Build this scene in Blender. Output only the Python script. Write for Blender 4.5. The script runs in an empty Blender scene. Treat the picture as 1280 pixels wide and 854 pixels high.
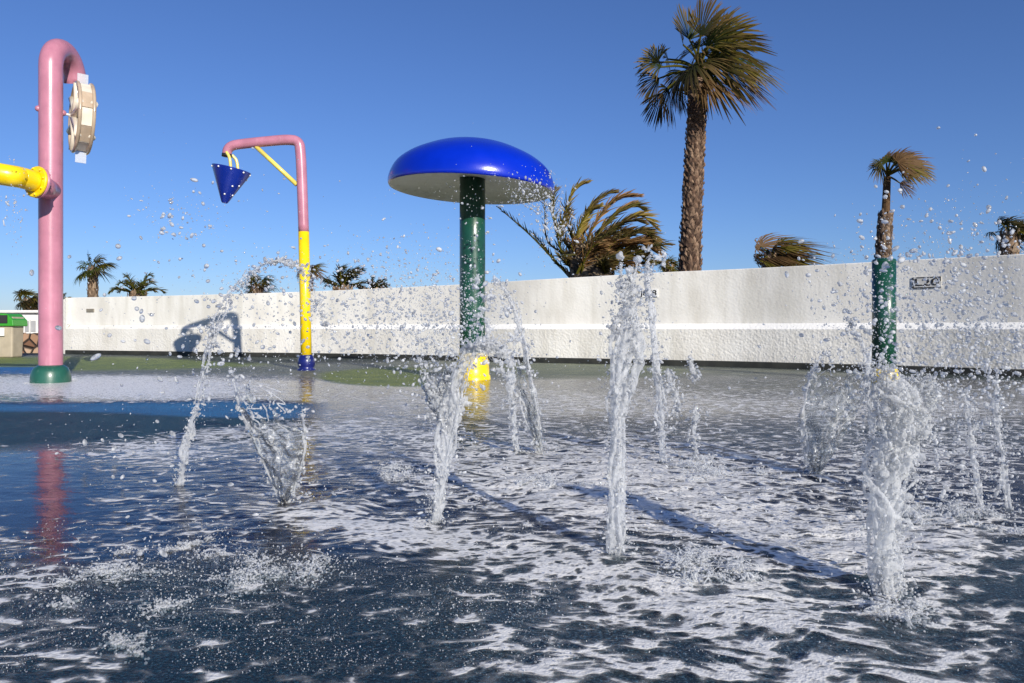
import bpy, bmesh, math, random
import numpy as np
from mathutils import Vector, Matrix

random.seed(7)
RNG = np.random.default_rng(11)
R = math.radians
F, CX, HZ, CAMH = 940.0, 640.0, 411.0, 0.6
sc = bpy.context.scene
COL = sc.collection

# ------------------------------------------------------------------ helpers
def P(px, py, Y):
    return Vector(((px - CX) / F * Y, Y, CAMH + (HZ - py) / F * Y))

def G(px, py):
    Y = CAMH * F / (py - HZ)
    return Vector(((px - CX) / F * Y, Y, 0.0))

def tag(o, label=None, cat=None, group=None, kind=None):
    if label: o['label'] = label
    if cat: o['category'] = cat
    if group: o['group'] = group
    if kind: o['kind'] = kind
    return o

def empty(name, loc, label, cat, group=None):
    o = bpy.data.objects.new(name, None)
    COL.objects.link(o)
    o.location = loc
    o.empty_display_size = 0.1
    tag(o, label, cat, group)
    return o

def np_mesh(name, V, Fc, smooth=True):
    """V (n,3), Fc (m,k) with constant k, or a list of such arrays"""
    if not isinstance(Fc, (list, tuple)): Fc = [Fc]
    Fc = [np.asarray(f, dtype=np.int32) for f in Fc if len(f)]
    me = bpy.data.meshes.new(name)
    V = np.ascontiguousarray(V, dtype=np.float32)
    me.vertices.add(len(V))
    me.vertices.foreach_set('co', V.ravel())
    idx = np.concatenate([f.ravel() for f in Fc])
    cnt = np.concatenate([np.full(len(f), f.shape[1], dtype=np.int32) for f in Fc])
    st = np.concatenate([[0], np.cumsum(cnt)[:-1]]).astype(np.int32)
    me.loops.add(len(idx)); me.loops.foreach_set('vertex_index', idx.astype(np.int32))
    me.polygons.add(len(cnt)); me.polygons.foreach_set('loop_start', st)
    try: me.polygons.foreach_set('loop_total', cnt)
    except Exception: pass
    me.update(calc_edges=True); me.validate()
    me.polygons.foreach_set('use_smooth', np.full(len(me.polygons), smooth, dtype=bool))
    return me

class MB:
    """collects pieces into ONE mesh"""
    def __init__(self): self.V, self.T, self.Q, self.C, self.n = [], [], [], [], 0
    def add(self, V, tris=None, quads=None, col=None):
        V = np.asarray(V, dtype=float).reshape(-1, 3)
        if tris is not None and len(tris): self.T.append(np.asarray(tris) + self.n)
        if quads is not None and len(quads): self.Q.append(np.asarray(quads) + self.n)
        self.V.append(V); self.n += len(V)
        c = (1, 1, 1) if col is None else col
        c = np.asarray(c, dtype=float)
        if c.ndim == 1: c = np.tile(c, (len(V), 1))
        self.C.append(c)
    def build(self, name, mat, parent=None, smooth=True, colour=False, auto=None, bevel=None):
        V = np.concatenate(self.V)
        F_ = []
        if self.T: F_.append(np.concatenate(self.T))
        if self.Q: F_.append(np.concatenate(self.Q))
        if parent is not None and parent.type == 'EMPTY':
            V = V - np.array(parent.location)
        me = np_mesh(name, V, F_, smooth)
        if colour:
            a = me.attributes.new('tint', 'FLOAT_COLOR', 'POINT')
            C = np.concatenate(self.C)
            a.data.foreach_set('color', np.hstack([C, np.ones((len(C), 1))]).astype(np.float32).ravel())
        if auto is not None:
            try: me.set_sharp_from_angle(angle=R(auto))
            except Exception: pass
        o = bpy.data.objects.new(name, me)
        if mat: me.materials.append(mat)
        COL.objects.link(o)
        if parent is not None:
            o.parent = parent
            if parent.type != 'EMPTY':
                o.matrix_parent_inverse = Matrix.Identity(4)
        if bevel:
            m = o.modifiers.new('bevel', 'BEVEL'); m.width = bevel; m.segments = 2; m.limit_method = 'ANGLE'; m.angle_limit = R(40)
        return o

def box(mb, lo, hi, rot=None, origin=None, col=None):
    x0, y0, z0 = lo; x1, y1, z1 = hi
    V = np.array([(x0,y0,z0),(x1,y0,z0),(x1,y1,z0),(x0,y1,z0),(x0,y0,z1),(x1,y0,z1),(x1,y1,z1),(x0,y1,z1)], float)
    if rot is not None: V = V @ np.array(rot.to_3x3()).T
    if origin is not None: V = V + np.array(origin)
    mb.add(V, quads=[(0,3,2,1),(4,5,6,7),(0,1,5,4),(1,2,6,5),(2,3,7,6),(3,0,4,7)], col=col)

def catmull(pts, n):
    p = np.asarray(pts, float)
    p = np.vstack([2*p[0]-p[1], p, 2*p[-1]-p[-2]])
    out = []
    for i in range(1, len(p)-2):
        for k in range(n):
            t = k / n
            a, b, c, d = p[i-1], p[i], p[i+1], p[i+2]
            out.append(0.5*((2*b)+(-a+c)*t+(2*a-5*b+4*c-d)*t*t+(-a+3*b-3*c+d)*t**3))
    out.append(p[-2])
    return np.array(out)

def frames(pts):
    p = np.asarray(pts, float)
    t = np.gradient(p, axis=0)
    t /= np.linalg.norm(t, axis=1)[:, None] + 1e-12
    ref = np.array([0, 0, 1.0]) if abs(t[0][2]) < 0.9 else np.array([1.0, 0, 0])
    n0 = np.cross(t[0], ref); n0 /= np.linalg.norm(n0)
    N = [n0]
    for i in range(1, len(p)):
        n = N[-1] - t[i]*np.dot(N[-1], t[i]); n /= np.linalg.norm(n) + 1e-12
        N.append(n)
    N = np.array(N); B = np.cross(t, N)
    return t, N, B

def tube(mb, pts, rad, seg=16, caps=True, col=None):
    p = np.asarray([tuple(q) for q in pts], float); k = len(p)
    r = np.full(k, rad) if np.isscalar(rad) else np.asarray(rad, float)
    t, N, B = frames(p)
    a = np.linspace(0, 2*math.pi, seg, endpoint=False)
    V = (p[:, None, :] + r[:, None, None]*(np.cos(a)[None, :, None]*N[:, None, :] + np.sin(a)[None, :, None]*B[:, None, :])).reshape(-1, 3)
    i = np.arange(k-1)[:, None]; j = np.arange(seg)[None, :]; j2 = (j+1) % seg
    Q = np.stack([i*seg+j, i*seg+j2, (i+1)*seg+j2, (i+1)*seg+j], -1).reshape(-1, 4)
    T = []
    if caps:
        V = np.vstack([V, p[0], p[-1]])
        c0, c1 = k*seg, k*seg+1
        for q in range(seg):
            T.append((c0, (q+1) % seg, q)); T.append((c1, (k-1)*seg+q, (k-1)*seg+(q+1) % seg))
    if col is not None:
        col = np.asarray(col, float)
        if col.ndim == 2: col = np.vstack([np.repeat(col, seg, 0)] + ([col[0], col[-1]] if caps else []))
    mb.add(V, tris=T, quads=Q, col=col)

def lathe(mb, prof, seg=32, M=None, close=False):
    prof = np.asarray(prof, float); k = len(prof)
    a = np.linspace(0, 2*math.pi, seg, endpoint=False)
    V = np.stack([prof[:, 0][:, None]*np.cos(a), prof[:, 0][:, None]*np.sin(a), np.repeat(prof[:, 1][:, None], seg, 1)], -1).reshape(-1, 3)
    i = np.arange(k-1)[:, None]; j = np.arange(seg)[None, :]; j2 = (j+1) % seg
    Q = np.stack([i*seg+j, i*seg+j2, (i+1)*seg+j2, (i+1)*seg+j], -1).reshape(-1, 4)
    if M is not None:
        m = np.array(M); V = V @ m[:3, :3].T + m[:3, 3]
    mb.add(V, quads=Q)

def axis_matrix(loc, d):
    """matrix taking +Z to direction d at loc"""
    q = Vector(d).normalized().to_track_quat('Z', 'Y')
    return Matrix.Translation(Vector(loc)) @ q.to_matrix().to_4x4()

def _ico(sub):
    bm = bmesh.new(); bmesh.ops.create_icosphere(bm, subdivisions=sub, radius=1.0)
    V = np.array([v.co[:] for v in bm.verts]); T = np.array([[v.index for v in f.verts] for f in bm.faces]); bm.free()
    return V, T
ICO1, ICO2 = _ico(1), _ico(2)

def balls(mb, C, Rr, ico=ICO1, stretch=None):
    """C (n,3), Rr (n,), stretch (n,3) displacement along which each ball is drawn out"""
    C = np.asarray(C, float); Rr = np.asarray(Rr, float); V0, T0 = ico
    V = V0[None]*Rr[:, None, None]
    if stretch is not None:
        d = stretch/(np.linalg.norm(stretch, axis=1)[:, None]+1e-9)
        s = np.linalg.norm(stretch, axis=1)
        al = np.einsum('nkj,nj->nk', V, d)
        V = V + al[:, :, None]*d[:, None, :]*s[:, None, None]
    V = V + C[:, None, :]
    k = len(V0)
    T = T0[None] + (np.arange(len(C))*k)[:, None, None]
    mb.add(V.reshape(-1, 3), tris=T.reshape(-1, 3))

# vectorised value noise
def _h(x, y, z):
    n = (x*374761393 + y*668265263 + z*2147483647*3 + 1013904223) & 0xffffffff
    n = ((n ^ (n >> 13))*1274126177) & 0xffffffff
    n = ((n ^ (n >> 16))*2246822519) & 0xffffffff
    return ((n ^ (n >> 15)) & 0xffff)/65535.0

def vnoise(p):
    p = np.asarray(p, float)
    i = np.floor(p).astype(np.int64); f = p - i
    u = f*f*f*(f*(f*6-15)+10)
    x, y, z = i[..., 0], i[..., 1], i[..., 2]
    r = 0
    for dx in (0, 1):
        for dy in (0, 1):
            for dz in (0, 1):
                w = (u[..., 0] if dx else 1-u[..., 0])*(u[..., 1] if dy else 1-u[..., 1])*(u[..., 2] if dz else 1-u[..., 2])
                r = r + w*_h(x+dx, y+dy, z+dz)
    return r*2-1

def fbm(p, o=3):
    r, a = 0, 1.0
    p = np.asarray(p, float)
    for k in range(o):
        r = r + a*vnoise(p*(2.03**k) + k*17.3); a *= 0.5
    return r

# ------------------------------------------------------------------ materials
def mat(name):
    m = bpy.data.materials.new(name); m.use_nodes = True
    nt = m.node_tree
    return m, nt, nt.nodes['Principled BSDF'], nt.nodes, nt.links

def node(nt, typ, **kw):
    n = nt.nodes.new(typ)
    for k, v in kw.items():
        if k.startswith('i_'): n.inputs[k[2:].replace('_', ' ')].default_value = v
        else: setattr(n, k, v)
    return n

def ramp(nt, stops):
    r = nt.nodes.new('ShaderNodeValToRGB'); e = r.color_ramp.elements
    while len(e) < len(stops): e.new(0.5)
    for q, (pos, c) in zip(e, stops):
        q.position = pos; q.color = (*c, 1) if len(c) == 3 else c
    return r

def paint(name, rgb, rough=0.3, vary=0.12, coat=0.3, dirt=0.0, dirtcol=(0.35, 0.33, 0.3), scale=6):
    m, nt, b, N, L = mat(name)
    tc = node(nt, 'ShaderNodeTexCoord')
    n1 = node(nt, 'ShaderNodeTexNoise'); n1.inputs['Scale'].default_value = scale; n1.inputs['Detail'].default_value = 6
    L.new(tc.outputs['Object'], n1.inputs['Vector'])
    lo = [c*(1-vary) for c in rgb]; hi = [min(1, c*(1+vary)) for c in rgb]
    r = ramp(nt, [(0.3, lo), (0.7, hi)]); L.new(n1.outputs['Fac'], r.inputs['Fac'])
    out = r.outputs['Color']
    if dirt > 0:
        n2 = node(nt, 'ShaderNodeTexNoise'); n2.inputs['Scale'].default_value = scale*4; n2.inputs['Detail'].default_value = 8; n2.inputs['Roughness'].default_value = 0.7
        mz = node(nt, 'ShaderNodeMapping'); mz.inputs['Scale'].default_value = (1, 1, 0.16); L.new(tc.outputs['Object'], mz.inputs['Vector']); L.new(mz.outputs[0], n2.inputs['Vector'])
        r2 = ramp(nt, [(0.56, (0, 0, 0)), (0.72, (dirt,)*3)]); L.new(n2.outputs['Fac'], r2.inputs['Fac'])
        mx = node(nt, 'ShaderNodeMix', data_type='RGBA'); L.new(r2.outputs['Color'], mx.inputs[0]); L.new(out, mx.inputs[6]); mx.inputs[7].default_value = (*dirtcol, 1)
        out = mx.outputs[2]
    L.new(out, b.inputs['Base Color'])
    rr = node(nt, 'ShaderNodeMapRange'); rr.inputs[3].default_value = rough*0.7; rr.inputs[4].default_value = rough*1.4
    L.new(n1.outputs['Fac'], rr.inputs[0]); L.new(rr.outputs[0], b.inputs['Roughness'])
    b.inputs['Coat Weight'].default_value = coat; b.inputs['Coat Roughness'].default_value = 0.12
    bp = node(nt, 'ShaderNodeBump'); bp.inputs['Strength'].default_value = 0.06; bp.inputs['Distance'].default_value = 0.01
    n3 = node(nt, 'ShaderNodeTexNoise'); n3.inputs['Scale'].default_value = 90; L.new(tc.outputs['Object'], n3.inputs['Vector'])
    L.new(n3.outputs['Fac'], bp.inputs['Height']); L.new(bp.outputs['Normal'], b.inputs['Normal'])
    return m

M_pink = paint('pink_paint', (0.46, 0.185, 0.25), 0.3, dirt=0.25, dirtcol=(0.7, 0.42, 0.45))
M_yellow = paint('yellow_paint', (0.86, 0.60, 0.004), 0.32, dirt=0.2, dirtcol=(0.55, 0.36, 0.02))
M_paleyellow = paint('pale_yellow_paint', (0.80, 0.66, 0.14), 0.35)
M_green = paint('dark_green_paint', (0.008, 0.062, 0.036), 0.3, dirt=0.35, dirtcol=(0.05, 0.13, 0.09), scale=9)
M_basegreen = paint('base_green_paint', (0.015, 0.09, 0.06), 0.35, dirt=0.5, dirtcol=(0.12, 0.2, 0.17), scale=12)
M_blue = paint('blue_gelcoat', (0.0, 0.020, 0.44), 0.22, vary=0.05, coat=0.35)
M_bucketblue = paint('bucket_blue', (0.004, 0.022, 0.25), 0.3)
M_ballblue = paint('ball_blue', (0.008, 0.014, 0.13), 0.3, dirt=0.4, dirtcol=(0.05, 0.06, 0.2), scale=10)
M_under = paint('grey_fibreglass', (0.78, 0.765, 0.71), 0.5, coat=0.0, dirt=0.5, dirtcol=(0.33, 0.33, 0.28), scale=3)
M_white = paint('white_plastic', (0.8, 0.79, 0.76), 0.4)
M_dark = paint('black_rubber', (0.02, 0.02, 0.022), 0.6, coat=0)
M_cream = paint('cream_acrylic', (0.74, 0.67, 0.55), 0.2, vary=0.15)
M_tan = paint('tan_acrylic', (0.44, 0.34, 0.24), 0.25, vary=0.2)
M_steel = paint('steel', (0.6, 0.58, 0.56), 0.3)
M_binbody = paint('bin_body', (0.40, 0.34, 0.25), 0.6, coat=0, dirt=0.3)
M_bingreen = paint('bin_lid_green', (0.04, 0.30, 0.025), 0.35)
M_build = paint('white_render', (0.74, 0.73, 0.70), 0.8, coat=0)
M_shutter = paint('grey_shutter', (0.33, 0.33, 0.33), 0.6, coat=0)
M_ink = paint('black_ink', (0.012, 0.012, 0.014), 0.6, coat=0)

def mat_clear():
    m, nt, b, N, L = mat('clear_acrylic')
    b.inputs['Base Color'].default_value = (0.85, 0.88, 0.92, 1); b.inputs['Roughness'].default_value = 0.25
    b.inputs['Transmission Weight'].default_value = 0.55; b.inputs['IOR'].default_value = 1.2
    return m
M_clear = mat_clear()

def mat_wall():
    m, nt, b, N, L = mat('white_stucco')
    tc = node(nt, 'ShaderNodeTexCoord')
    n1 = node(nt, 'ShaderNodeTexNoise'); n1.inputs['Scale'].default_value = 1.2; n1.inputs['Detail'].default_value = 8; n1.inputs['Roughness'].default_value = 0.65
    L.new(tc.outputs['Object'], n1.inputs['Vector'])
    r = ramp(nt, [(0.28, (0.66, 0.635, 0.585)), (0.5, (0.74, 0.72, 0.67)), (0.72, (0.79, 0.775, 0.73))]); L.new(n1.outputs['Fac'], r.inputs['Fac'])
    # vertical streaks of weathering
    mp = node(nt, 'ShaderNodeMapping'); mp.inputs['Scale'].default_value = (2.6, 2.6, 0.5); L.new(tc.outputs['Object'], mp.inputs['Vector'])
    n4 = node(nt, 'ShaderNodeTexNoise'); n4.inputs['Scale'].default_value = 1.5; n4.inputs['Detail'].default_value = 7; L.new(mp.outputs[0], n4.inputs['Vector'])
    r4 = ramp(nt, [(0.36, (0.84, 0.83, 0.80)), (0.54, (1, 1, 1))]); L.new(n4.outputs['Fac'], r4.inputs['Fac'])
    mx = node(nt, 'ShaderNodeMix', data_type='RGBA', blend_type='MULTIPLY'); mx.inputs[0].default_value = 0.8
    L.new(r.outputs['Color'], mx.inputs[6]); L.new(r4.outputs['Color'], mx.inputs[7])
    al = node(nt, 'ShaderNodeAttribute', attribute_name='ledge'); ml = node(nt, 'ShaderNodeMix', data_type='RGBA'); L.new(al.outputs['Fac'], ml.inputs[0]); L.new(mx.outputs[2], ml.inputs[6]); ml.inputs[7].default_value = (0.84, 0.83, 0.80, 1)  # cleaner white paint on the ledge, also painting in sunlight caught by its slope
    L.new(ml.outputs[2], b.inputs['Base Color'])
    b.inputs['Roughness'].default_value = 0.9
    n2 = node(nt, 'ShaderNodeTexNoise'); n2.inputs['Scale'].default_value = 22; n2.inputs['Detail'].default_value = 5; L.new(tc.outputs['Object'], n2.inputs['Vector'])
    v = node(nt, 'ShaderNodeTexVoronoi'); v.inputs['Scale'].default_value = 26; L.new(tc.outputs['Object'], v.inputs['Vector'])
    ad = node(nt, 'ShaderNodeMath', operation='MULTIPLY_ADD'); L.new(v.outputs['Distance'], ad.inputs[0]); ad.inputs[1].default_value = 0.5; L.new(n2.outputs['Fac'], ad.inputs[2])
    at = node(nt, 'ShaderNodeAttribute', attribute_name='rough'); 
    bp = node(nt, 'ShaderNodeBump'); bp.inputs['Distance'].default_value = 0.03
    L.new(at.outputs['Fac'], bp.inputs['Strength']); L.new(ad.outputs[0], bp.inputs['Height'])
    L.new(bp.outputs['Normal'], b.inputs['Normal'])
    return m
M_wall = mat_wall()

def mat_kerb():
    m, nt, b, N, L = mat('dark_wet_kerb')
    tc = node(nt, 'ShaderNodeTexCoord')
    n1 = node(nt, 'ShaderNodeTexNoise'); n1.inputs['Scale'].default_value = 5; n1.inputs['Detail'].default_value = 8
    L.new(tc.outputs['Object'], n1.inputs['Vector'])
    r = ramp(nt, [(0.3, (0.014, 0.015, 0.013)), (0.7, (0.045, 0.045, 0.036))]); L.new(n1.outputs['Fac'], r.inputs['Fac'])
    L.new(r.outputs['Color'], b.inputs['Base Color']); b.inputs['Roughness'].default_value = 0.55
    return m
M_kerb = mat_kerb()

def mat_stone():
    m, nt, b, N, L = mat('rubble_stone')
    tc = node(nt, 'ShaderNodeTexCoord')
    v = node(nt, 'ShaderNodeTexVoronoi', feature='F1'); v.inputs['Scale'].default_value = 3.2; L.new(tc.outputs['Object'], v.inputs['Vector'])
    ve = node(nt, 'ShaderNodeTexVoronoi', feature='DISTANCE_TO_EDGE'); ve.inputs['Scale'].default_value = 3.2; L.new(tc.outputs['Object'], ve.inputs['Vector'])
    r = ramp(nt, [(0.0, (0.16, 0.08, 0.045)), (0.5, (0.34, 0.2, 0.12)), (1.0, (0.46, 0.34, 0.24))])
    sx = node(nt, 'ShaderNodeSeparateColor'); L.new(v.outputs['Color'], sx.inputs[0]); L.new(sx.outputs[0], r.inputs['Fac'])
    r2 = ramp(nt, [(0.02, (0, 0, 0)), (0.09, (1, 1, 1))]); L.new(ve.outputs['Distance'], r2.inputs['Fac'])
    mx = node(nt, 'ShaderNodeMix', data_type='RGBA'); L.new(r2.outputs['Color'], mx.inputs[0]); mx.inputs[6].default_value = (0.03, 0.02, 0.015, 1); L.new(r.outputs['Color'], mx.inputs[7])
    L.new(mx.outputs[2], b.inputs['Base Color']); b.inputs['Roughness'].default_value = 0.9
    bp = node(nt, 'ShaderNodeBump'); bp.inputs['Distance'].default_value = 0.08; bp.inputs['Strength'].default_value = 0.9; L.new(r2.outputs['Color'], bp.inputs['Height']); L.new(bp.outputs['Normal'], b.inputs['Normal'])
    return m
M_stone = mat_stone()

def mat_leaf():
    m, nt, b, N, L = mat('palm_leaf')
    at = node(nt, 'ShaderNodeAttribute', attribute_name='tint')
    L.new(at.outputs['Color'], b.inputs['Base Color']); b.inputs['Roughness'].default_value = 0.6; b.inputs['Specular IOR Level'].default_value = 0.22
    tr = node(nt, 'ShaderNodeBsdfTranslucent'); L.new(at.outputs['Color'], tr.inputs['Color'])
    ms = node(nt, 'ShaderNodeMixShader'); ms.inputs[0].default_value = 0.4
    L.new(b.outputs[0], ms.inputs[1]); L.new(tr.outputs[0], ms.inputs[2])
    L.new(ms.outputs[0], N['Material Output'].inputs['Surface'])
    return m
M_leaf = mat_leaf()

def mat_trunk():
    m, nt, b, N, L = mat('palm_trunk')
    at = node(nt, 'ShaderNodeAttribute', attribute_name='tint')
    tc = node(nt, 'ShaderNodeTexCoord')
    n1 = node(nt, 'ShaderNodeTexNoise'); n1.inputs['Scale'].default_value = 14; n1.inputs['Detail'].default_value = 8; L.new(tc.outputs['Object'], n1.inputs['Vector'])
    r = ramp(nt, [(0.3, (0.55, 0.5, 0.45)), (0.7, (1.25, 1.2, 1.15))]); L.new(n1.outputs['Fac'], r.inputs['Fac'])
    mx = node(nt, 'ShaderNodeMix', data_type='RGBA', blend_type='MULTIPLY'); mx.inputs[0].default_value = 1
    L.new(at.outputs['Color'], mx.inputs[6]); L.new(r.outputs['Color'], mx.inputs[7]); L.new(mx.outputs[2], b.inputs['Base Color'])
    b.inputs['Roughness'].default_value = 0.9
    bp = node(nt, 'ShaderNodeBump'); bp.inputs['Distance'].default_value = 0.03; bp.inputs['Strength'].default_value = 0.6; L.new(n1.outputs['Fac'], bp.inputs['Height']); L.new(bp.outputs['Normal'], b.inputs['Normal'])
    return m
M_trunk = mat_trunk()

def mat_floor():
    m, nt, b, N, L = mat('rubber_floor')
    at = node(nt, 'ShaderNodeAttribute', attribute_name='zone')
    tc = node(nt, 'ShaderNodeTexCoord')
    n1 = node(nt, 'ShaderNodeTexNoise'); n1.inputs['Scale'].default_value = 130; n1.inputs['Detail'].default_value = 4; n1.inputs['Roughness'].default_value = 0.8; L.new(tc.outputs['Object'], n1.inputs['Vector'])
    n2 = node(nt, 'ShaderNodeTexNoise'); n2.inputs['Scale'].default_value = 2.5; n2.inputs['Detail'].default_value = 5; L.new(tc.outputs['Object'], n2.inputs['Vector'])
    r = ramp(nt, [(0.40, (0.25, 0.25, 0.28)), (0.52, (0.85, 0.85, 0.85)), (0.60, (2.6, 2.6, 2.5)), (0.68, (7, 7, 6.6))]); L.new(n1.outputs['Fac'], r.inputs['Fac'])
    r2 = ramp(nt, [(0.3, (0.7, 0.75, 0.8)), (0.7, (1.25, 1.2, 1.15))]); L.new(n2.outputs['Fac'], r2.inputs['Fac'])
    mx = node(nt, 'ShaderNodeMix', data_type='RGBA', blend_type='MULTIPLY'); mx.inputs[0].default_value = 1
    L.new(at.outputs['Color'], mx.inputs[6]); L.new(r.outputs['Color'], mx.inputs[7])
    mx2 = node(nt, 'ShaderNodeMix', data_type='RGBA', blend_type='MULTIPLY'); mx2.inputs[0].default_value = 1
    L.new(mx.outputs[2], mx2.inputs[6]); L.new(r2.outputs['Color'], mx2.inputs[7])
    L.new(mx2.outputs[2], b.inputs['Base Color']); b.inputs['Roughness'].default_value = 0.6
    bp = node(nt, 'ShaderNodeBump'); bp.inputs['Distance'].default_value = 0.004; bp.inputs['Strength'].default_value = 0.8; L.new(n1.outputs['Fac'], bp.inputs['Height']); L.new(bp.outputs['Normal'], b.inputs['Normal'])
    return m
M_floor = mat_floor()

def mat_water():
    m, nt, b, N, L = mat('shallow_water')
    tc = node(nt, 'ShaderNodeTexCoord')
    ad = node(nt, 'ShaderNodeAttribute', attribute_name='foam')
    ar = node(nt, 'ShaderNodeAttribute', attribute_name='ripple'); aw = node(nt, 'ShaderNodeAttribute', attribute_name='wet')
    # slow warp so that the foam is drawn out in swirls
    nw = node(nt, 'ShaderNodeTexNoise'); nw.inputs['Scale'].default_value = 3.0; nw.inputs['Detail'].default_value = 3; L.new(tc.outputs['Object'], nw.inputs['Vector'])
    vm = node(nt, 'ShaderNodeVectorMath', operation='MULTIPLY_ADD'); L.new(nw.outputs['Color'], vm.inputs[0]); vm.inputs[1].default_value = (0.22, 0.22, 0); L.new(tc.outputs['Object'], vm.inputs[2])
    mpp = node(nt, 'ShaderNodeMapping'); mpp.inputs['Scale'].default_value = (0.62, 1.0, 1); mpp.inputs['Rotation'].default_value = (0, 0, R(12)); L.new(vm.outputs[0], mpp.inputs['Vector'])
    na = node(nt, 'ShaderNodeTexNoise'); na.inputs['Scale'].default_value = 13; na.inputs['Detail'].default_value = 7; na.inputs['Roughness'].default_value = 0.62; L.new(mpp.outputs[0], na.inputs['Vector'])
    vo = node(nt, 'ShaderNodeTexVoronoi', feature='SMOOTH_F1'); vo.inputs['Scale'].default_value = 29; vo.inputs['Smoothness'].default_value = 0.4; L.new(mpp.outputs[0], vo.inputs['Vector'])
    v2 = node(nt, 'ShaderNodeTexVoronoi', feature='SMOOTH_F1'); v2.inputs['Scale'].default_value = 66; v2.inputs['Smoothness'].default_value = 0.4; L.new(mpp.outputs[0], v2.inputs['Vector'])
    def math_(op, a, b_, c=None):
        n = node(nt, 'ShaderNodeMath', operation=op)
        for i, q in enumerate((a, b_, c)):
            if q is None: continue
            if isinstance(q, (int, float)): n.inputs[i].default_value = q
            else: L.new(q, n.inputs[i])
        return n.outputs[0]
    s = math_('MULTIPLY_ADD', na.outputs['Fac'], 1.7, -0.85)          # +-0.4
    s = math_('MULTIPLY_ADD', vo.outputs['Distance'], 1.05, s)         # holes at cell centres
    s = math_('MULTIPLY_ADD', v2.outputs['Distance'], 0.5, s)
    s = math_('SUBTRACT', s, 0.79)
    s = math_('ADD', s, ad.outputs['Fac'])
    fm = node(nt, 'ShaderNodeMapRange', interpolation_type='SMOOTHSTEP'); L.new(s, fm.inputs[0]); fm.inputs[1].default_value = 0.22; fm.inputs[2].default_value = 0.52
    fv = node(nt, 'ShaderNodeMapRange', interpolation_type='SMOOTHSTEP'); L.new(s, fv.inputs[0]); fv.inputs[1].default_value = -0.02; fv.inputs[2].default_value = 0.36; fv.inputs[4].default_value = 0.15
    hole = node(nt, 'ShaderNodeMapRange', interpolation_type='SMOOTHSTEP'); L.new(v2.outputs['Distance'], hole.inputs[0]); hole.inputs[1].default_value = 0.16; hole.inputs[2].default_value = 0.40; hole.inputs[3].default_value = 0.35
    lace = math_('MAXIMUM', math_('MULTIPLY', fm.outputs[0], hole.outputs[0]), fv.outputs[0])
    # small bubbles inside the foam
    nb = node(nt, 'ShaderNodeTexNoise'); nb.inputs['Scale'].default_value = 75; nb.inputs['Detail'].default_value = 4; L.new(tc.outputs['Object'], nb.inputs['Vector'])
    foam = math_('MULTIPLY', lace, math_('MULTIPLY_ADD', nb.outputs['Fac'], 1.5, 0.15))
    foam = math_('MINIMUM', foam, 0.93)
    # ripples
    n1 = node(nt, 'ShaderNodeTexNoise'); n1.inputs['Scale'].default_value = 26; n1.inputs['Detail'].default_value = 5
    mr = node(nt, 'ShaderNodeMapping'); mr.inputs['Scale'].default_value = (0.55, 1.0, 1); L.new(tc.outputs['Object'], mr.inputs['Vector']); L.new(mr.outputs[0], n1.inputs['Vector'])
    h = math_('MULTIPLY', n1.outputs['Fac'], ar.outputs['Fac'])
    ng = node(nt, 'ShaderNodeTexNoise'); ng.inputs['Scale'].default_value = 170; ng.inputs['Detail'].default_value = 2; L.new(tc.outputs['Object'], ng.inputs['Vector'])
    dry = math_('SUBTRACT', 1.0, aw.outputs['Fac'])
    h1 = math_('MULTIPLY_ADD', math_('MULTIPLY', ng.outputs['Fac'], dry), 0.45, h)
    h2 = math_('MULTIPLY_ADD', foam, 0.22, h1)
    bp = node(nt, 'ShaderNodeBump'); bp.inputs['Distance'].default_value = 0.012; bp.inputs['Strength'].default_value = 0.75; L.new(h2, bp.inputs['Height'])
    gl = node(nt, 'ShaderNodeBsdfGlossy'); L.new(math_('MULTIPLY_ADD', dry, 0.30, 0.05), gl.inputs['Roughness']); L.new(bp.outputs['Normal'], gl.inputs['Normal'])
    tr = node(nt, 'ShaderNodeBsdfTransparent'); tr.inputs['Color'].default_value = (0.86, 0.93, 0.96, 1)
    fr = node(nt, 'ShaderNodeFresnel'); fr.inputs['IOR'].default_value = 1.33; L.new(bp.outputs['Normal'], fr.inputs['Normal'])
    mw = node(nt, 'ShaderNodeMixShader'); L.new(math_('MULTIPLY', fr.outputs[0], aw.outputs['Fac']), mw.inputs[0]); L.new(tr.outputs[0], mw.inputs[1]); L.new(gl.outputs[0], mw.inputs[2])
    b.inputs['Base Color'].default_value = (0.90, 0.88, 0.83, 1); b.inputs['Roughness'].default_value = 0.35; L.new(bp.outputs['Normal'], b.inputs['Normal'])
    ms = node(nt, 'ShaderNodeMixShader'); L.new(foam, ms.inputs[0]); L.new(mw.outputs[0], ms.inputs[1]); L.new(b.outputs[0], ms.inputs[2])
    L.new(ms.outputs[0], N['Material Output'].inputs['Surface'])
    return m
M_water = mat_water()

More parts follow.
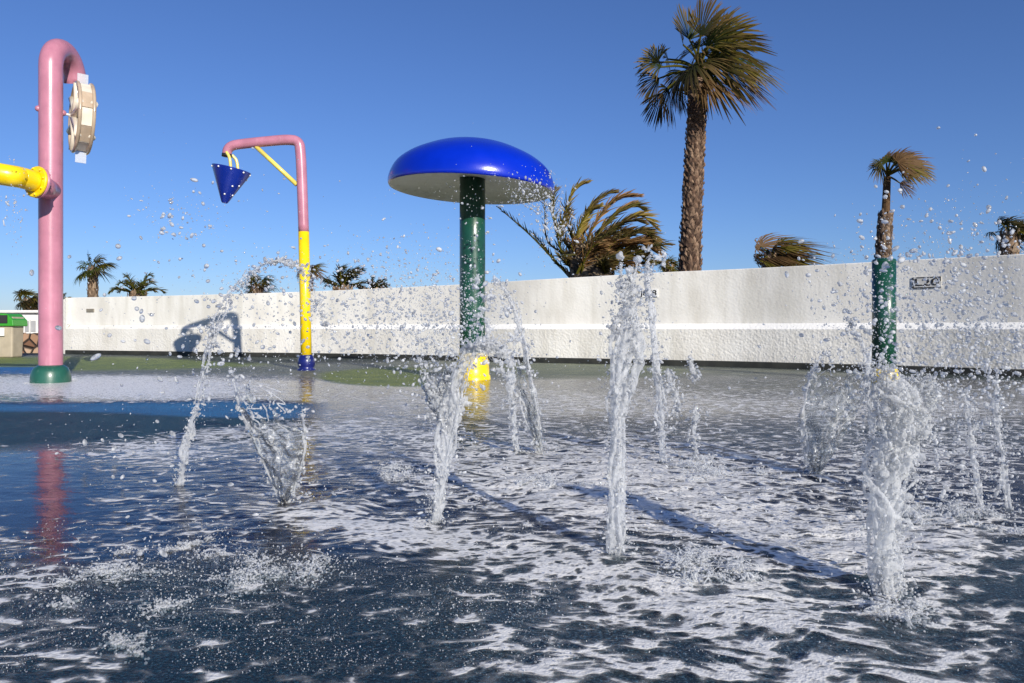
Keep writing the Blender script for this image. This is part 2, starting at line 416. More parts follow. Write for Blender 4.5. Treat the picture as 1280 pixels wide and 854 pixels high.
def mat_jet(name, t_lo, t_hi, rough=0.08, scale=30, bump=0.5, zs=0.35, alpha=0.0, soft=0.0):
    """aerated water: white froth mixed with clear water"""
    m, nt, b, N, L = mat(name)
    tc = node(nt, 'ShaderNodeTexCoord')
    mp = node(nt, 'ShaderNodeMapping'); mp.inputs['Scale'].default_value = (1, 1, zs); L.new(tc.outputs['Object'], mp.inputs['Vector'])
    n1 = node(nt, 'ShaderNodeTexNoise'); n1.inputs['Scale'].default_value = scale; n1.inputs['Detail'].default_value = 5; L.new(mp.outputs[0], n1.inputs['Vector'])
    r = node(nt, 'ShaderNodeMapRange'); r.inputs[1].default_value = 0.36; r.inputs[2].default_value = 0.62; r.inputs[3].default_value = t_lo; r.inputs[4].default_value = t_hi
    L.new(n1.outputs['Fac'], r.inputs[0]); L.new(r.outputs[0], b.inputs['Transmission Weight'])
    b.inputs['Base Color'].default_value = (0.92, 0.94, 0.96, 1); b.inputs['Roughness'].default_value = rough; b.inputs['IOR'].default_value = 1.33
    n2 = node(nt, 'ShaderNodeTexNoise'); n2.inputs['Scale'].default_value = scale*3; n2.inputs['Detail'].default_value = 4; L.new(mp.outputs[0], n2.inputs['Vector'])
    bp = node(nt, 'ShaderNodeBump'); bp.inputs['Distance'].default_value = 0.006; bp.inputs['Strength'].default_value = bump; L.new(n2.outputs['Fac'], bp.inputs['Height']); L.new(bp.outputs['Normal'], b.inputs['Normal'])
    out = b.outputs[0]
    if soft > 0:      # light passing through the froth
        tl = node(nt, 'ShaderNodeBsdfTranslucent'); tl.inputs['Color'].default_value = (0.95, 0.96, 0.97, 1); mt_ = node(nt, 'ShaderNodeMixShader'); mt_.inputs[0].default_value = soft
        L.new(b.outputs[0], mt_.inputs[1]); L.new(tl.outputs[0], mt_.inputs[2]); out = mt_.outputs[0]
        L.new(out, N['Material Output'].inputs['Surface'])
    if alpha > 0:
        tr = node(nt, 'ShaderNodeBsdfTransparent'); ms = node(nt, 'ShaderNodeMixShader'); ms.inputs[0].default_value = alpha
        L.new(out, ms.inputs[1]); L.new(tr.outputs[0], ms.inputs[2]); L.new(ms.outputs[0], N['Material Output'].inputs['Surface'])
    return m
M_jet = mat_jet('aerated_water', 0.0, 0.32, 0.22, 90, 0.7, 0.6, 0.46, 0.48)
def mat_film():
    """thin clear film with white wrinkles"""
    m, nt, b, N, L = mat('clear_water_film')
    tc = node(nt, 'ShaderNodeTexCoord')
    n1 = node(nt, 'ShaderNodeTexNoise'); n1.inputs['Scale'].default_value = 38; n1.inputs['Detail'].default_value = 6; n1.inputs['Distortion'].default_value = 1.4; L.new(tc.outputs['Object'], n1.inputs['Vector'])
    v1 = node(nt, 'ShaderNodeTexVoronoi', feature='DISTANCE_TO_EDGE'); v1.inputs['Scale'].default_value = 42; L.new(n1.outputs['Color'], v1.inputs['Vector'])
    r1 = ramp(nt, [(0.5, (0.04,)*3), (0.64, (0.35,)*3), (0.74, (0.95,)*3)]); L.new(n1.outputs['Fac'], r1.inputs['Fac'])
    b.inputs['Base Color'].default_value = (0.95, 0.96, 0.97, 1); b.inputs['Roughness'].default_value = 0.1
    tl = node(nt, 'ShaderNodeBsdfTranslucent'); tl.inputs['Color'].default_value = (0.95, 0.96, 0.97, 1)
    w_ = node(nt, 'ShaderNodeMixShader'); w_.inputs[0].default_value = 0.4; L.new(b.outputs[0], w_.inputs[1]); L.new(tl.outputs[0], w_.inputs[2])
    bp = node(nt, 'ShaderNodeBump'); bp.inputs['Distance'].default_value = 0.01; bp.inputs['Strength'].default_value = 1.0; L.new(n1.outputs['Fac'], bp.inputs['Height'])
    gl = node(nt, 'ShaderNodeBsdfGlossy'); gl.inputs['Roughness'].default_value = 0.03; L.new(bp.outputs['Normal'], gl.inputs['Normal'])
    tr = node(nt, 'ShaderNodeBsdfTransparent'); tr.inputs['Color'].default_value = (0.93, 0.95, 0.96, 1)
    fr = node(nt, 'ShaderNodeFresnel'); fr.inputs['IOR'].default_value = 1.4; L.new(bp.outputs['Normal'], fr.inputs['Normal'])
    c_ = node(nt, 'ShaderNodeMixShader'); L.new(fr.outputs[0], c_.inputs[0]); L.new(tr.outputs[0], c_.inputs[1]); L.new(gl.outputs[0], c_.inputs[2])
    f_ = node(nt, 'ShaderNodeMixShader'); L.new(r1.outputs['Color'], f_.inputs[0]); L.new(c_.outputs[0], f_.inputs[1]); L.new(w_.outputs[0], f_.inputs[2])
    L.new(f_.outputs[0], N['Material Output'].inputs['Surface'])
    return m
M_sheet = mat_film()
M_drop = mat_jet('water_drops', 0.3, 0.85, 0.03, 60, 0.1, 1.0, 0.15, 0.25)

# ------------------------------------------------------------------ world, sun, camera
w = bpy.data.worlds.new('World'); sc.world = w; w.use_nodes = True
nt = w.node_tree; bg = nt.nodes['Background']
sky = nt.nodes.new('ShaderNodeTexSky'); sky.sky_type = 'NISHITA'; sky.sun_disc = False
SUN = Vector((2.9, -5.35, 2.37)).normalized()
sky.sun_elevation = math.asin(SUN.z); sky.sun_rotation = math.atan2(SUN.x, SUN.y)
sky.air_density = 1.0; sky.dust_density = 0.15; sky.ozone_density = 6.0; sky.altitude = 0
tm = nt.nodes.new('ShaderNodeMix'); tm.data_type = 'RGBA'; tm.blend_type = 'MULTIPLY'; tm.inputs[0].default_value = 1.0; tm.inputs[7].default_value = (0.76, 0.79, 1.0, 1)
nt.links.new(sky.outputs[0], tm.inputs[6]); nt.links.new(tm.outputs[2], bg.inputs['Color']); bg.inputs['Strength'].default_value = 0.085
sl = bpy.data.lights.new('sun', 'SUN'); sl.energy = 4.2; sl.angle = R(0.53); sl.color = (1.0, 0.94, 0.84)
so = bpy.data.objects.new('sun', sl); COL.objects.link(so); so.rotation_euler = (-SUN).to_track_quat('-Z', 'Y').to_euler()
cd = bpy.data.cameras.new('camera'); cd.sensor_width = 36; cd.lens = F/1280*36; cd.shift_y = -(427 - HZ)/1280; cd.clip_end = 2000; cd.clip_start = 0.05
co = bpy.data.objects.new('camera', cd); COL.objects.link(co); co.location = (0, 0, CAMH); co.rotation_euler = (R(90), 0, 0); sc.camera = co
sc.view_settings.view_transform = 'Standard'; sc.view_settings.look = 'None'; sc.view_settings.gamma = 1; sc.view_settings.use_curve_mapping = False
sc.view_settings.exposure = 0.45
cy = sc.cycles
cy.max_bounces = 9; cy.transmission_bounces = 6; cy.transparent_max_bounces = 24; cy.glossy_bounces = 4; cy.diffuse_bounces = 3
cy.caustics_reflective = False; cy.caustics_refractive = False; cy.use_denoising = True
try: cy.denoising_prefilter = 'ACCURATE'
except Exception: pass
cy.sample_clamp_indirect = 6

# ------------------------------------------------------------------ ground, floor, water
def plane(name, lo, hi, z, m):
    mb = MB(); mb.add([(lo[0], lo[1], z), (hi[0], lo[1], z), (hi[0], hi[1], z), (lo[0], hi[1], z)], quads=[(0, 1, 2, 3)])
    o = mb.build(name, m, smooth=False); tag(o, kind='structure'); return o
plane('ground', (-400, -300), (400, 900), -0.05, paint('dry_sand', (0.32, 0.26, 0.18), 0.9, coat=0, dirt=0.4, scale=0.5))

def fan_grid(rows_step, ncol, nside):
    py = np.concatenate([np.arange(441.5, 620, rows_step*0.7), np.arange(620, 905, rows_step)])
    Y = CAMH*F/(py - HZ)
    Y = np.concatenate([Y, [0.9, 0.6, 0.2, -0.5, -1.5, -3, -6]])
    half = 0.72*np.maximum(Y, 1.0) + 0.12
    inner = np.linspace(-1, 1, ncol)
    side = (np.linspace(0, 1, nside+1)[1:])**1.5
    X = np.concatenate([-half[:, None] - (side[::-1])[None]*9, half[:, None]*inner[None], half[:, None] + side[None]*9], 1)
    YY = np.repeat(Y[:, None], X.shape[1], 1)
    nr, nc = X.shape
    i = np.arange(nr-1)[:, None]; j = np.arange(nc-1)[None]
    Q = np.stack([i*nc+j, i*nc+j+1, (i+1)*nc+j+1, (i+1)*nc+j], -1).reshape(-1, 4)
    return X.ravel(), YY.ravel(), Q[:, ::-1]

def to_px(X, Y):
    Yc = np.maximum(Y, 1.05)
    return CX + X/Yc*F, HZ + CAMH/Yc*F

def sstep(a, b, x):
    t = np.clip((x-a)/(b-a), 0, 1); return t*t*(3-2*t)

def zone_colours(X, Y):
    px, py = to_px(X, Y)
    n = fbm(np.stack([X*1.1, Y*0.8, X*0], -1), 3)
    c = np.empty((len(X), 3)); c[:] = (0.058, 0.098, 0.125)
    def put(mask, col):
        c[:] = c*(1-mask[:, None]) + np.array(col)*mask[:, None]
    # greener near ground, bluer towards the right foreground
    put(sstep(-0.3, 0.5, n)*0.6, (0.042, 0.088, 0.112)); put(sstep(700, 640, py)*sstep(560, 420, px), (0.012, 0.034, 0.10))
    # far ring of the floor: grey-beige
    put(sstep(476, 468, py), (0.20, 0.18, 0.12))
    put(np.exp(-((px-960)/160)**2-((py-486)/13)**2), (0.28, 0.235, 0.15))
    # bright blue band and dark teal band on the left
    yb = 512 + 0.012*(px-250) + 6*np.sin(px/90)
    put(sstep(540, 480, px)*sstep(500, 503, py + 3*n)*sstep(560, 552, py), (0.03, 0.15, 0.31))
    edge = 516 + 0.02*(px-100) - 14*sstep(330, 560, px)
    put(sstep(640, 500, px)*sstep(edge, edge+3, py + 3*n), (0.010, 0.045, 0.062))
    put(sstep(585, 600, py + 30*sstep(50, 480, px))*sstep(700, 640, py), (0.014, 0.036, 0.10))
    # olive patches
    def ell(cx, cy, rx, ry, k=0.25):
        d = ((px-cx)/rx)**2 + ((py-cy)/ry)**2
        return sstep(1+k, 1-k, d + 0.15*n)
    put(ell(60, 455, 260, 8.5), (0.24, 0.25, 0.035))
    put(ell(505, 472, 105, 13)*sstep(545, 520, px), (0.25, 0.25, 0.035))
    put(ell(730, 464, 130, 11), (0.22, 0.21, 0.11))
    put(ell(10, 463, 62, 5), (0.03, 0.15, 0.36))
    # the far left ring lies dark
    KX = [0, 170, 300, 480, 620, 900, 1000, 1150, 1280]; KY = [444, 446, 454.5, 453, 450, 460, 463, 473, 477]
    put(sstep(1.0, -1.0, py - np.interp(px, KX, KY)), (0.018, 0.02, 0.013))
    return c

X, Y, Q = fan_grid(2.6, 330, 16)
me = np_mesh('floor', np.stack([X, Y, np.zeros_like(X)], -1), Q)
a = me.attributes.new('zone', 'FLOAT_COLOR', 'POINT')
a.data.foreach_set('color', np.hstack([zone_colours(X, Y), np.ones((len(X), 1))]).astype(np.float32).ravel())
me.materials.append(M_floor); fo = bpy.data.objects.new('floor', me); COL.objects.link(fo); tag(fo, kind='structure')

FOAM = [  # px, py, half width, half height, weight
    (190, 486, 140, 14, 1.0), (40, 482, 140, 12, 0.85), (480, 500, 140, 12, 0.1), (760, 505, 260, 20, 0.34), (1150, 510, 200, 20, 0.34),
    (190, 568, 90, 18, 0.45), (290, 540, 110, 16, 0.50), (470, 540, 100, 18, 0.16),
    (620, 570, 230, 40, 0.36), (850, 590, 190, 40, 0.37), (1180, 570, 170, 40, 0.34),
    (390, 645, 60, 13, 0.52), (480, 668, 90, 16, 0.58), (600, 690, 120, 22, 0.52), (730, 720, 130, 28, 0.50), (840, 760, 130, 28, 0.46), (980, 775, 160, 32, 0.44),
    (620, 620, 160, 30, 0.32), (780, 640, 130, 40, 0.33), (900, 640, 120, 40, 0.38), (1010, 680, 120, 40, 0.54), (1050, 700, 80, 24, 0.25), (1180, 690, 130, 54, 0.46),
    (250, 640, 130, 22, 0.16), (20, 750, 80, 70, 0.34), (60, 840, 110, 40, 0.30), (560, 845, 70, 18, 0.22), (690, 830, 100, 22, 0.42), (1000, 845, 220, 30, 0.46), (1220, 790, 90, 36, 0.26),
    (290, 750, 170, 36, 0.12), (560, 780, 70, 16, 0.08), (160, 690, 120, 30, 0.14)]
RIP = [(620, 600, 260, 60, 1.0), (900, 640, 260, 90, 1.0), (1180, 640, 220, 110, 1.0), (250, 770, 190, 60, 0.8), (350, 640, 140, 40, 0.5), (230, 600, 200, 60, 0.35), (700, 760, 300, 60, 0.5)]

def field(px, py, L_):
    r = np.zeros_like(px)
    for (a_, b_, c_, d_, w_) in L_: r += w_*np.exp(-(((px-a_)/c_)**2 + ((py-b_)/d_)**2))
    return r

X, Y, Q = fan_grid(1.7, 520, 22)
px, py = to_px(X, Y)
foam = field(px, py, FOAM)
foam = np.where(foam > 0.66, 0.66 + (foam-0.66)*0.35, foam)
# dry-looking dark teal island on the left is free of foam
isl = sstep(470, 330, px)*sstep(503, 508, py)*sstep(560 - 0.1*(px-100), 548 - 0.1*(px-100), py)
foam = foam*(1-0.9*isl) - 0.25*isl
foam -= 0.3*sstep(0.0, 1.0, np.exp(-((px-60)/75)**2-((py-620)/60)**2)) + 0.12*sstep(640, 500, px)*sstep(680, 720, py)
foam -= 0.25*np.exp(-((px-1260)/60)**2-((py-740)/60)**2)
KX = [0, 170, 300, 480, 620, 900, 1000, 1150, 1280]; KY = [444, 446, 454.5, 453, 450, 460, 463, 473, 477]
ol = sstep(1.35, 0.8, ((px-60)/270)**2 + ((py-454)/9.5)**2) + sstep(1.3, 0.8, ((px-505)/105)**2 + ((py-472)/12)**2)*sstep(548, 525, px) + sstep(1.3, 0.8, ((px-740)/150)**2 + ((py-464)/12)**2)
kz = sstep(1.0, -1.0, py - np.interp(px, KX, KY))
ol = np.clip(ol + kz + sstep(474, 464, py)*0.6, 0, 1)
foam = foam*(1-ol) - 0.35*ol
rip = 0.10 + np.clip(field(px, py, RIP), 0, 1.2)
p3 = np.stack([X, Y, np.zeros_like(X)], -1)
nz = fbm(p3*np.array([1.3, 0.9, 1]), 3)
wet = np.full_like(X, 0.95)
wet = np.minimum(wet, 1-0.93*sstep(420, 340, px + 20*nz)*sstep(501, 505, py + 3*nz)*sstep(572 - 0.04*px, 556 - 0.04*px, py + 6*nz))
wet = np.minimum(wet, 1-0.80*sstep(478, 466, py + 3*nz))
wet = np.minimum(wet, 1-0.5*sstep(668, 730, py + 25*nz))
wet = np.minimum(wet, 1-0.6*np.exp(-((px-960)/190)**2-((py-484)/16)**2))
wet = np.minimum(wet, 1-0.45*sstep(510, 540, py)*sstep(420, 620, px))
KX = [0, 170, 300, 480, 620, 900, 1000, 1150, 1280]; KY = [444, 446, 454.5, 453, 450, 460, 463, 473, 477]
wet = np.minimum(wet, 1-0.97*sstep(1.5, -1.0, py - np.interp(px, KX, KY)))
wet = np.minimum(wet, 1-0.9*sstep(1.35, 0.9, ((px-60)/270)**2 + ((py-454)/9.5)**2))
wet = np.minimum(wet, 1-0.9*sstep(1.3, 0.9, ((px-505)/105)**2 + ((py-472)/12)**2)*sstep(548, 525, px))
wet = np.clip(wet, 0.03, 1)
wn = fbm(p3*np.array([5.5, 9.0, 1])+3.1, 2)*0.006 + fbm(p3*np.array([18, 30, 1]), 2)*0.0028 + (1-np.abs(vnoise(p3*np.array([11, 16, 1])+9)))*0.004
Z = 0.010 + wn*rip*0.75*np.clip(foam*0.6+0.7, 0.5, 1.4)
Z = np.maximum(Z, 0.004)
me = np_mesh('water', np.stack([X, Y, Z], -1), Q)
for nm, arr in (('foam', foam), ('wet', wet), ('ripple', np.clip(0.03+0.8*(rip-0.10), 0, 1))):
    at = me.attributes.new(nm, 'FLOAT', 'POINT'); at.data.foreach_set('value', arr.astype(np.float32))
me.materials.append(M_water); wo = bpy.data.objects.new('water', me); COL.objects.link(wo); tag(wo, kind='structure')

# ------------------------------------------------------------------ boundary wall
WP = [(86, 17.9, 1.343), (190, 17.1, 1.346), (300, 16.2, 1.358), (390, 15.7, 1.385), (480, 15.0, 1.414), (570, 14.25, 1.44), (660, 13.4, 1.47), (750, 12.85, 1.505), (830, 12.3, 1.529), (915, 11.8, 1.538), (1000, 11.2, 1.541), (1140, 10.3, 1.548), (1280, 9.4, 1.54), (1447, 8.5, 1.54), (1654, 7.6, 1.54), (1920, 6.7, 1.54)]
wpts = catmull([((a_-CX)/F*b_, b_, c_) for a_, b_, c_ in WP], 8)
tan = np.gradient(wpts[:, :2], axis=0); tan /= np.linalg.norm(tan, axis=1)[:, None]
nrm = np.stack([tan[:, 1], -tan[:, 0]], -1)   # towards the camera side
def wall_at(pxx):
    k = np.argmin(np.abs(CX + wpts[:, 0]/wpts[:, 1]*F - pxx)); return k
def sweep(mb, prof, pts, nr, extra_top=True):
    """prof: list of (offset towards camera, z or ('t', dz))"""
    n, k = len(pts), len(prof)
    V = np.zeros((n, k, 3))
    for q, (off, z) in enumerate(prof):
        V[:, q, :2] = pts[:, :2] + nr*off
        V[:, q, 2] = (pts[:, 2]+z[1]) if isinstance(z, tuple) else z
    i = np.arange(n-1)[:, None]; j = np.arange(k)[None]; j2 = (j+1) % k
    Qd = np.stack([i*k+j, (i+1)*k+j, (i+1)*k+j2, i*k+j2], -1).reshape(-1, 4)
    mb.add(V.reshape(-1, 3), quads=Qd[:, ::-1])
    for e in (0, n-1):
        c = V[e].mean(0); o = np.vstack([V[e], c]); T = [(a_, (a_+1) % k, k) if e else ((a_+1) % k, a_, k) for a_ in range(k)]
        mb.add(o, tris=T)
mb = MB()
prof = [(0.07, 0.0), (0.072, 0.2), (0.068, 0.40), (0.07, 0.592), (-0.05, 0.682), (-0.05, 0.72), (-0.05, ('t', -0.3)), (-0.05, ('t', -0.012)), (-0.062, ('t', 0.0)), (-0.28, ('t', 0.0)), (-0.29, ('t', -0.012)), (-0.29, 0.0)]
sweep(mb, prof, wpts, nrm)
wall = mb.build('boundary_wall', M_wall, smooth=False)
rv = np.zeros(len(wall.data.vertices)); zz = np.empty(len(rv)*3); wall.data.vertices.foreach_get('co', zz); zz = zz.reshape(-1, 3)[:, 2]
rv = np.where(zz < 0.62, 0.32, 0.12)
at = wall.data.attributes.new('rough', 'FLOAT', 'POINT'); at.data.foreach_set('value', rv.astype(np.float32))
fz = np.array([p_.center.z for p_ in wall.data.polygons]); fx = np.array([CX + p_.center.x/p_.center.y*F for p_ in wall.data.polygons]); la = np.where((fz > 0.62) & (fz < 0.66), 0.1 + 0.75*sstep(250, 480, fx), 0.0)  # painted brightness of the ledge face, fading out towards the left
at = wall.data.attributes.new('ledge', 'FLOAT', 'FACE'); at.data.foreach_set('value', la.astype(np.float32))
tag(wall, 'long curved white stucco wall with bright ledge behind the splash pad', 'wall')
mb = MB()
sweep(mb, [(0.10, -0.04), (0.10, 0.085), (0.09, 0.095), (0.073, 0.095), (0.073, -0.04)], wpts, nrm)
kb = mb.build('kerb', M_kerb, smooth=False); tag(kb, kind='structure')
# sloping end of the wall at far left
mb = MB()
e0 = wpts[0]; d = -np.array([tan[0][0], tan[0][1], 0]); n0 = np.array([nrm[0][0], nrm[0][1], 0])
L0 = 0.36
A = e0.copy(); A[2] = 0
fr = [(A+n0*0.07)+[0, 0, 0.0], (A+n0*0.07)+d*L0, (A+n0*0.07)+d*L0+np.array([0, 0, 1.15]), (A+n0*0.068)+np.array([0, 0, e0[2]-0.004])]
bk = [f - n0*0.32 for f in fr]
mb.add(np.array(fr+bk), quads=[(0, 3, 2, 1), (4, 5, 6, 7), (1, 2, 6, 5), (2, 3, 7, 6), (0, 1, 5, 4), (0, 4, 7, 3)])
we = mb.build('wall_end', M_wall, wall, smooth=False)
at = we.data.attributes.new('rough', 'FLOAT', 'POINT'); at.data.foreach_set('value', np.full(8, 0.3, np.float32))

# small things on the wall
def on_wall(pxx, pyy, off=0.004):
    k = wall_at(pxx); p = wpts[k]; n_ = nrm[k]
    Yd = p[1]
    z = CAMH + (HZ-pyy)/F*Yd
    t_ = tan[k]
    M = Matrix(((t_[0], 0, n_[0], p[0]+n_[0]*off), (t_[1], 0, n_[1], p[1]+n_[1]*off), (0, 1, 0, z), (0, 0, 0, 1)))
    return M, Yd/F
def text_mesh(body, size, name, m, M, parent, ext=0.002, sx=1.0, align='CENTER'):
    cu = bpy.data.curves.new(name, 'FONT'); cu.body = body; cu.size = size; cu.extrude = ext; cu.align_x = align; cu.align_y = 'CENTER'; cu.offset = size*0.012
    o = bpy.data.objects.new(name, cu); COL.objects.link(o)
    dg = bpy.context.evaluated_depsgraph_get(); dg.update()
    me = bpy.data.meshes.new_from_object(o.evaluated_get(dg)); bpy.data.objects.remove(o)
    me.transform(Matrix.Diagonal((sx, 1, 1, 1))); me.transform(M)
    if parent is not None and parent.type == 'EMPTY': me.transform(Matrix.Translation(-parent.location))
    me.materials.clear(); me.materials.append(m)
    q = bpy.data.objects.new(name, me); COL.objects.link(q)
    if parent: q.parent = parent
    return q
def plate(mb, M, u, x0, x1, y0, y1, t):
    V = [(x, y, z) for z in (0, t) for (x, y) in ((x0*u, y0*u), (x1*u, y0*u), (x1*u, y1*u), (x0*u, y1*u))]
    V = [tuple(M @ Vector(v)) for v in V]
    mb.add(V, quads=[(0, 3, 2, 1), (4, 5, 6, 7), (0, 1, 5, 4), (1, 2, 6, 5), (2, 3, 7, 6), (3, 0, 4, 7)])
M, u = on_wall(813, 366.5, -0.046)
sg = empty('depth_sign', M.translation, 'small white plaque with black figures high on wall left of tall palm', 'sign')
mb = MB(); plate(mb, M, u*1.2, -10, 10, -4.3, 4.3, 0.012); mb.build('plaque', M_white, sg, smooth=False, bevel=0.002)
text_mesh("J8 '8", u*9.5, 'figures', M_ink, M @ Matrix.Translation((0, 0, 0.0145)), sg, sx=1.3)
mb = MB(); plate(mb, M @ Matrix.Translation((0, 0, 0.0125)), u*1.2, 3, 9, -4.1, -3.4, 0.002); mb.build('underline', M_ink, sg, smooth=False)
M, u = on_wall(1155, 353, -0.046)
sg = empty('depth_sign', M.translation, 'grey framed wall marking with curly black figures right of green post', 'sign')
mb = MB(); plate(mb, M, u*1.25, -13, 13, -5.6, 5.6, 0.010); mb.build('plaque', paint('grey_plaque', (0.6, 0.58, 0.53), 0.7, coat=0), sg, smooth=False)
mb = MB()
for r_ in ((-13, -11.6, -5.6, 5.4), (-11.6, 13.0, -5.6, -4.6), (-9, 13, 4.6, 5.5), (11.4, 12.8, 1.0, 4.6)):
    plate(mb, M @ Matrix.Translation((0, 0, 0.011)), u*1.25, *r_, 0.003)
mb.build('frame', M_ink, sg, smooth=False)
text_mesh('L20', u*12.5, 'figures', M_ink, M @ Matrix.Translation((0, 0, 0.0125)), sg, sx=1.55)
M, u = on_wall(116, 388, -0.046)
mb = MB(); plate(mb, M, u, -6, 6, -2, 2, 0.02)
for k in range(4): plate(mb, M @ Matrix.Translation((0, 0, 0.021)), u, -5.4, 5.4, -1.7+k*0.95, -1.2+k*0.95, 0.008)
o = mb.build('wall_vent', paint('beige_vent', (0.30, 0.27, 0.22), 0.7, coat=0), smooth=False); tag(o, 'small beige slatted vent on the left end of white wall', 'vent')

# ------------------------------------------------------------------ pink post with water wheel and yellow pipe
YP = 8.3
bp_ = Vector(((63.5-CX)/F*YP, YP, 0))
root = empty('wheel_post', bp_, 'tall pink hooked pipe with water wheel and yellow side pipe at left', 'water feature')
mb = MB()
hook_end = P(94, 101, 8.85)
dirh = Vector((hook_end.x-bp_.x, hook_end.y-bp_.y, 0)); Lh = dirh.length; dirh.normalize()
rb = Lh/2
ztop = P(63, 48, 8.5).z - 0.12
zb = ztop - rb
pts = [bp_ + Vector((0, 0, z)) for z in np.linspace(0.1, zb, 12)]
for a_ in np.linspace(0, math.pi, 22)[1:]:
    pts.append(bp_ + dirh*(rb - rb*math.cos(a_)) + Vector((0, 0, zb + rb*math.sin(a_))))
pts.append(Vector((hook_end.x, hook_end.y, hook_end.z)))
tube(mb, pts, 0.119, 32, caps=False)
post = mb.build('post', M_pink, root)
mb = MB(); tube(mb, [pts[-1]+Vector((0, 0, 0.06)), pts[-1]+Vector((0, 0, 0.012))], 0.112, 32); mb.build('spout_mouth', M_dark, root)
mb = MB(); lathe(mb, [(0.20, 0.0), (0.197, 0.07), (0.185, 0.13), (0.165, 0.17), (0.13, 0.195), (0.118, 0.20)], 36, Matrix.Translation(bp_)); mb.build('base', M_basegreen, root)
# axle and wheel
wc = P(104, 152, 8.58); ax = Vector((wc.x-bp_.x, wc.y-bp_.y, 0)).normalized()
ax = Vector((0.791, 0.612, -0.03)).normalized(); wc = Vector((bp_.x, bp_.y, wc.z + 0.02)) + ax*0.30
hub0 = Vector((bp_.x, bp_.y, wc.z + 0.03))
mb = MB(); tube(mb, [hub0 - ax*0.0, wc + ax*0.1], 0.014, 12); mb.build('axle', M_steel, root)
for s_ in (-1, 1):
    mb = MB(); c = hub0 + ax*s_*0.118; balls(mb, [tuple(c)], [0.034], ICO2); mb.build('axle_boss', M_pink, root)
wheel = MB()
side = ax.cross(Vector((0, 0, 1))).normalized(); upv = side.cross(ax).normalized()
def wp(r_, a_, h_): return wc + side*(r_*math.cos(a_)) + upv*(r_*math.sin(a_)) + ax*h_
RW, HWW = 0.41, 0.068
for h_ in (-HWW, HWW):           # two rims, each a flat ring with a round edge
    ring = [wp(RW-0.028, a_, h_) for a_ in np.linspace(0, 2*math.pi, 49)]
    tube(wheel, ring, 0.019, 10, caps=False)
wh = wheel.build('wheel', M_tan, root)
mb = MB()
for h_ in (-HWW, HWW):
    for k in range(6):
        a_ = k*math.pi/3+0.25
        tube(mb, [wp(0.03, a_, h_), wp(0.2, a_, h_), wp(RW-0.04, a_, h_)], [0.05, 0.026, 0.04], 8)
    balls(mb, [tuple(wc+ax*h_)], [0.055], ICO2)
mb.build('spokes', M_cream, root)
def quadplate(mb, pts4, t_):
    p = [Vector(q) for q in pts4]; n_ = (p[1]-p[0]).cross(p[2]-p[0]).normalized()*t_
    V = [tuple(q) for q in p] + [tuple(q+n_) for q in p]
    mb.add(V, quads=[(0, 3, 2, 1), (4, 5, 6, 7), (0, 1, 5, 4), (1, 2, 6, 5), (2, 3, 7, 6), (3, 0, 4, 7)])
for k in range(12):
    a0 = k*math.pi/6 + 0.1; a1 = a0+math.pi/6*0.96
    mb = MB()
    quadplate(mb, [wp(RW-0.03, a0, -HWW), wp(RW-0.03, a1, -HWW), wp(RW-0.03, a1, HWW), wp(RW-0.03, a0, HWW)], 0.008)
    mb.build('bucket_panel', M_cream if k % 2 else M_tan, root, smooth=False)
for a_ in (math.pi/2+0.05, -math.pi/2+0.03):
    mb = MB(); quadplate(mb, [wp(RW-0.06, a_, -HWW*0.8), wp(RW+0.10, a_, -HWW*0.8), wp(RW+0.10, a_, HWW*0.8), wp(RW-0.06, a_, HWW*0.8)], 0.008)
    mb.build('paddle', M_clear, root, smooth=False)
# pink stub, flanges and yellow pipe
zs = P(60, 236, YP).z
s0 = bp_ + Vector((0, 0, zs-0.03)); s1 = P(47, 228, 7.86)
mb = MB(); tube(mb, [s0, s0.lerp(s1, 0.5), s1], 0.112, 28); mb.build('pipe_stub', M_pink, root)
dst = (s1-s0).normalized()
fl_d = (dst + Vector((-0.65, 0.05, 0.05))).normalized()
def disc(mb, c, d, r_, t_):
    lathe(mb, [(0.0001, 0), (r_-0.008, 0), (r_, 0.008), (r_, t_-0.008), (r_-0.008, t_), (0.0001, t_)], 32, axis_matrix(c, d))
def bolts(mb, c, d, r_, n_, br=0.013):
    M_ = axis_matrix(c, d)
    for k in range(n_):
        q = M_ @ Vector((r_*math.cos(k*2*math.pi/n_+0.2), r_*math.sin(k*2*math.pi/n_+0.2), 0))
        lathe(mb, [(br, -0.002), (br, 0.012), (br*0.6, 0.018), (0.0001, 0.018)], 8, axis_matrix(q, d))
mb = MB(); disc(mb, s1 - fl_d*0.03, fl_d, 0.165, 0.03); bolts(mb, s1-fl_d*0.03, -fl_d, 0.14, 8); mb.build('flange', M_pink, root, auto=40)
mb = MB(); disc(mb, s1 + fl_d*0.003, fl_d, 0.165, 0.03); bolts(mb, s1+fl_d*0.033, fl_d, 0.14, 8); mb.build('flange', M_yellow, root, auto=40)
y0 = s1 + fl_d*0.03
yp = catmull([y0, y0+fl_d*0.16, P(8, 219, 7.55), P(-60, 208, 7.45), P(-230, 185, 7.4)], 8)
mb = MB(); tube(mb, yp, 0.108, 28); mb.build('side_pipe', M_yellow, root)

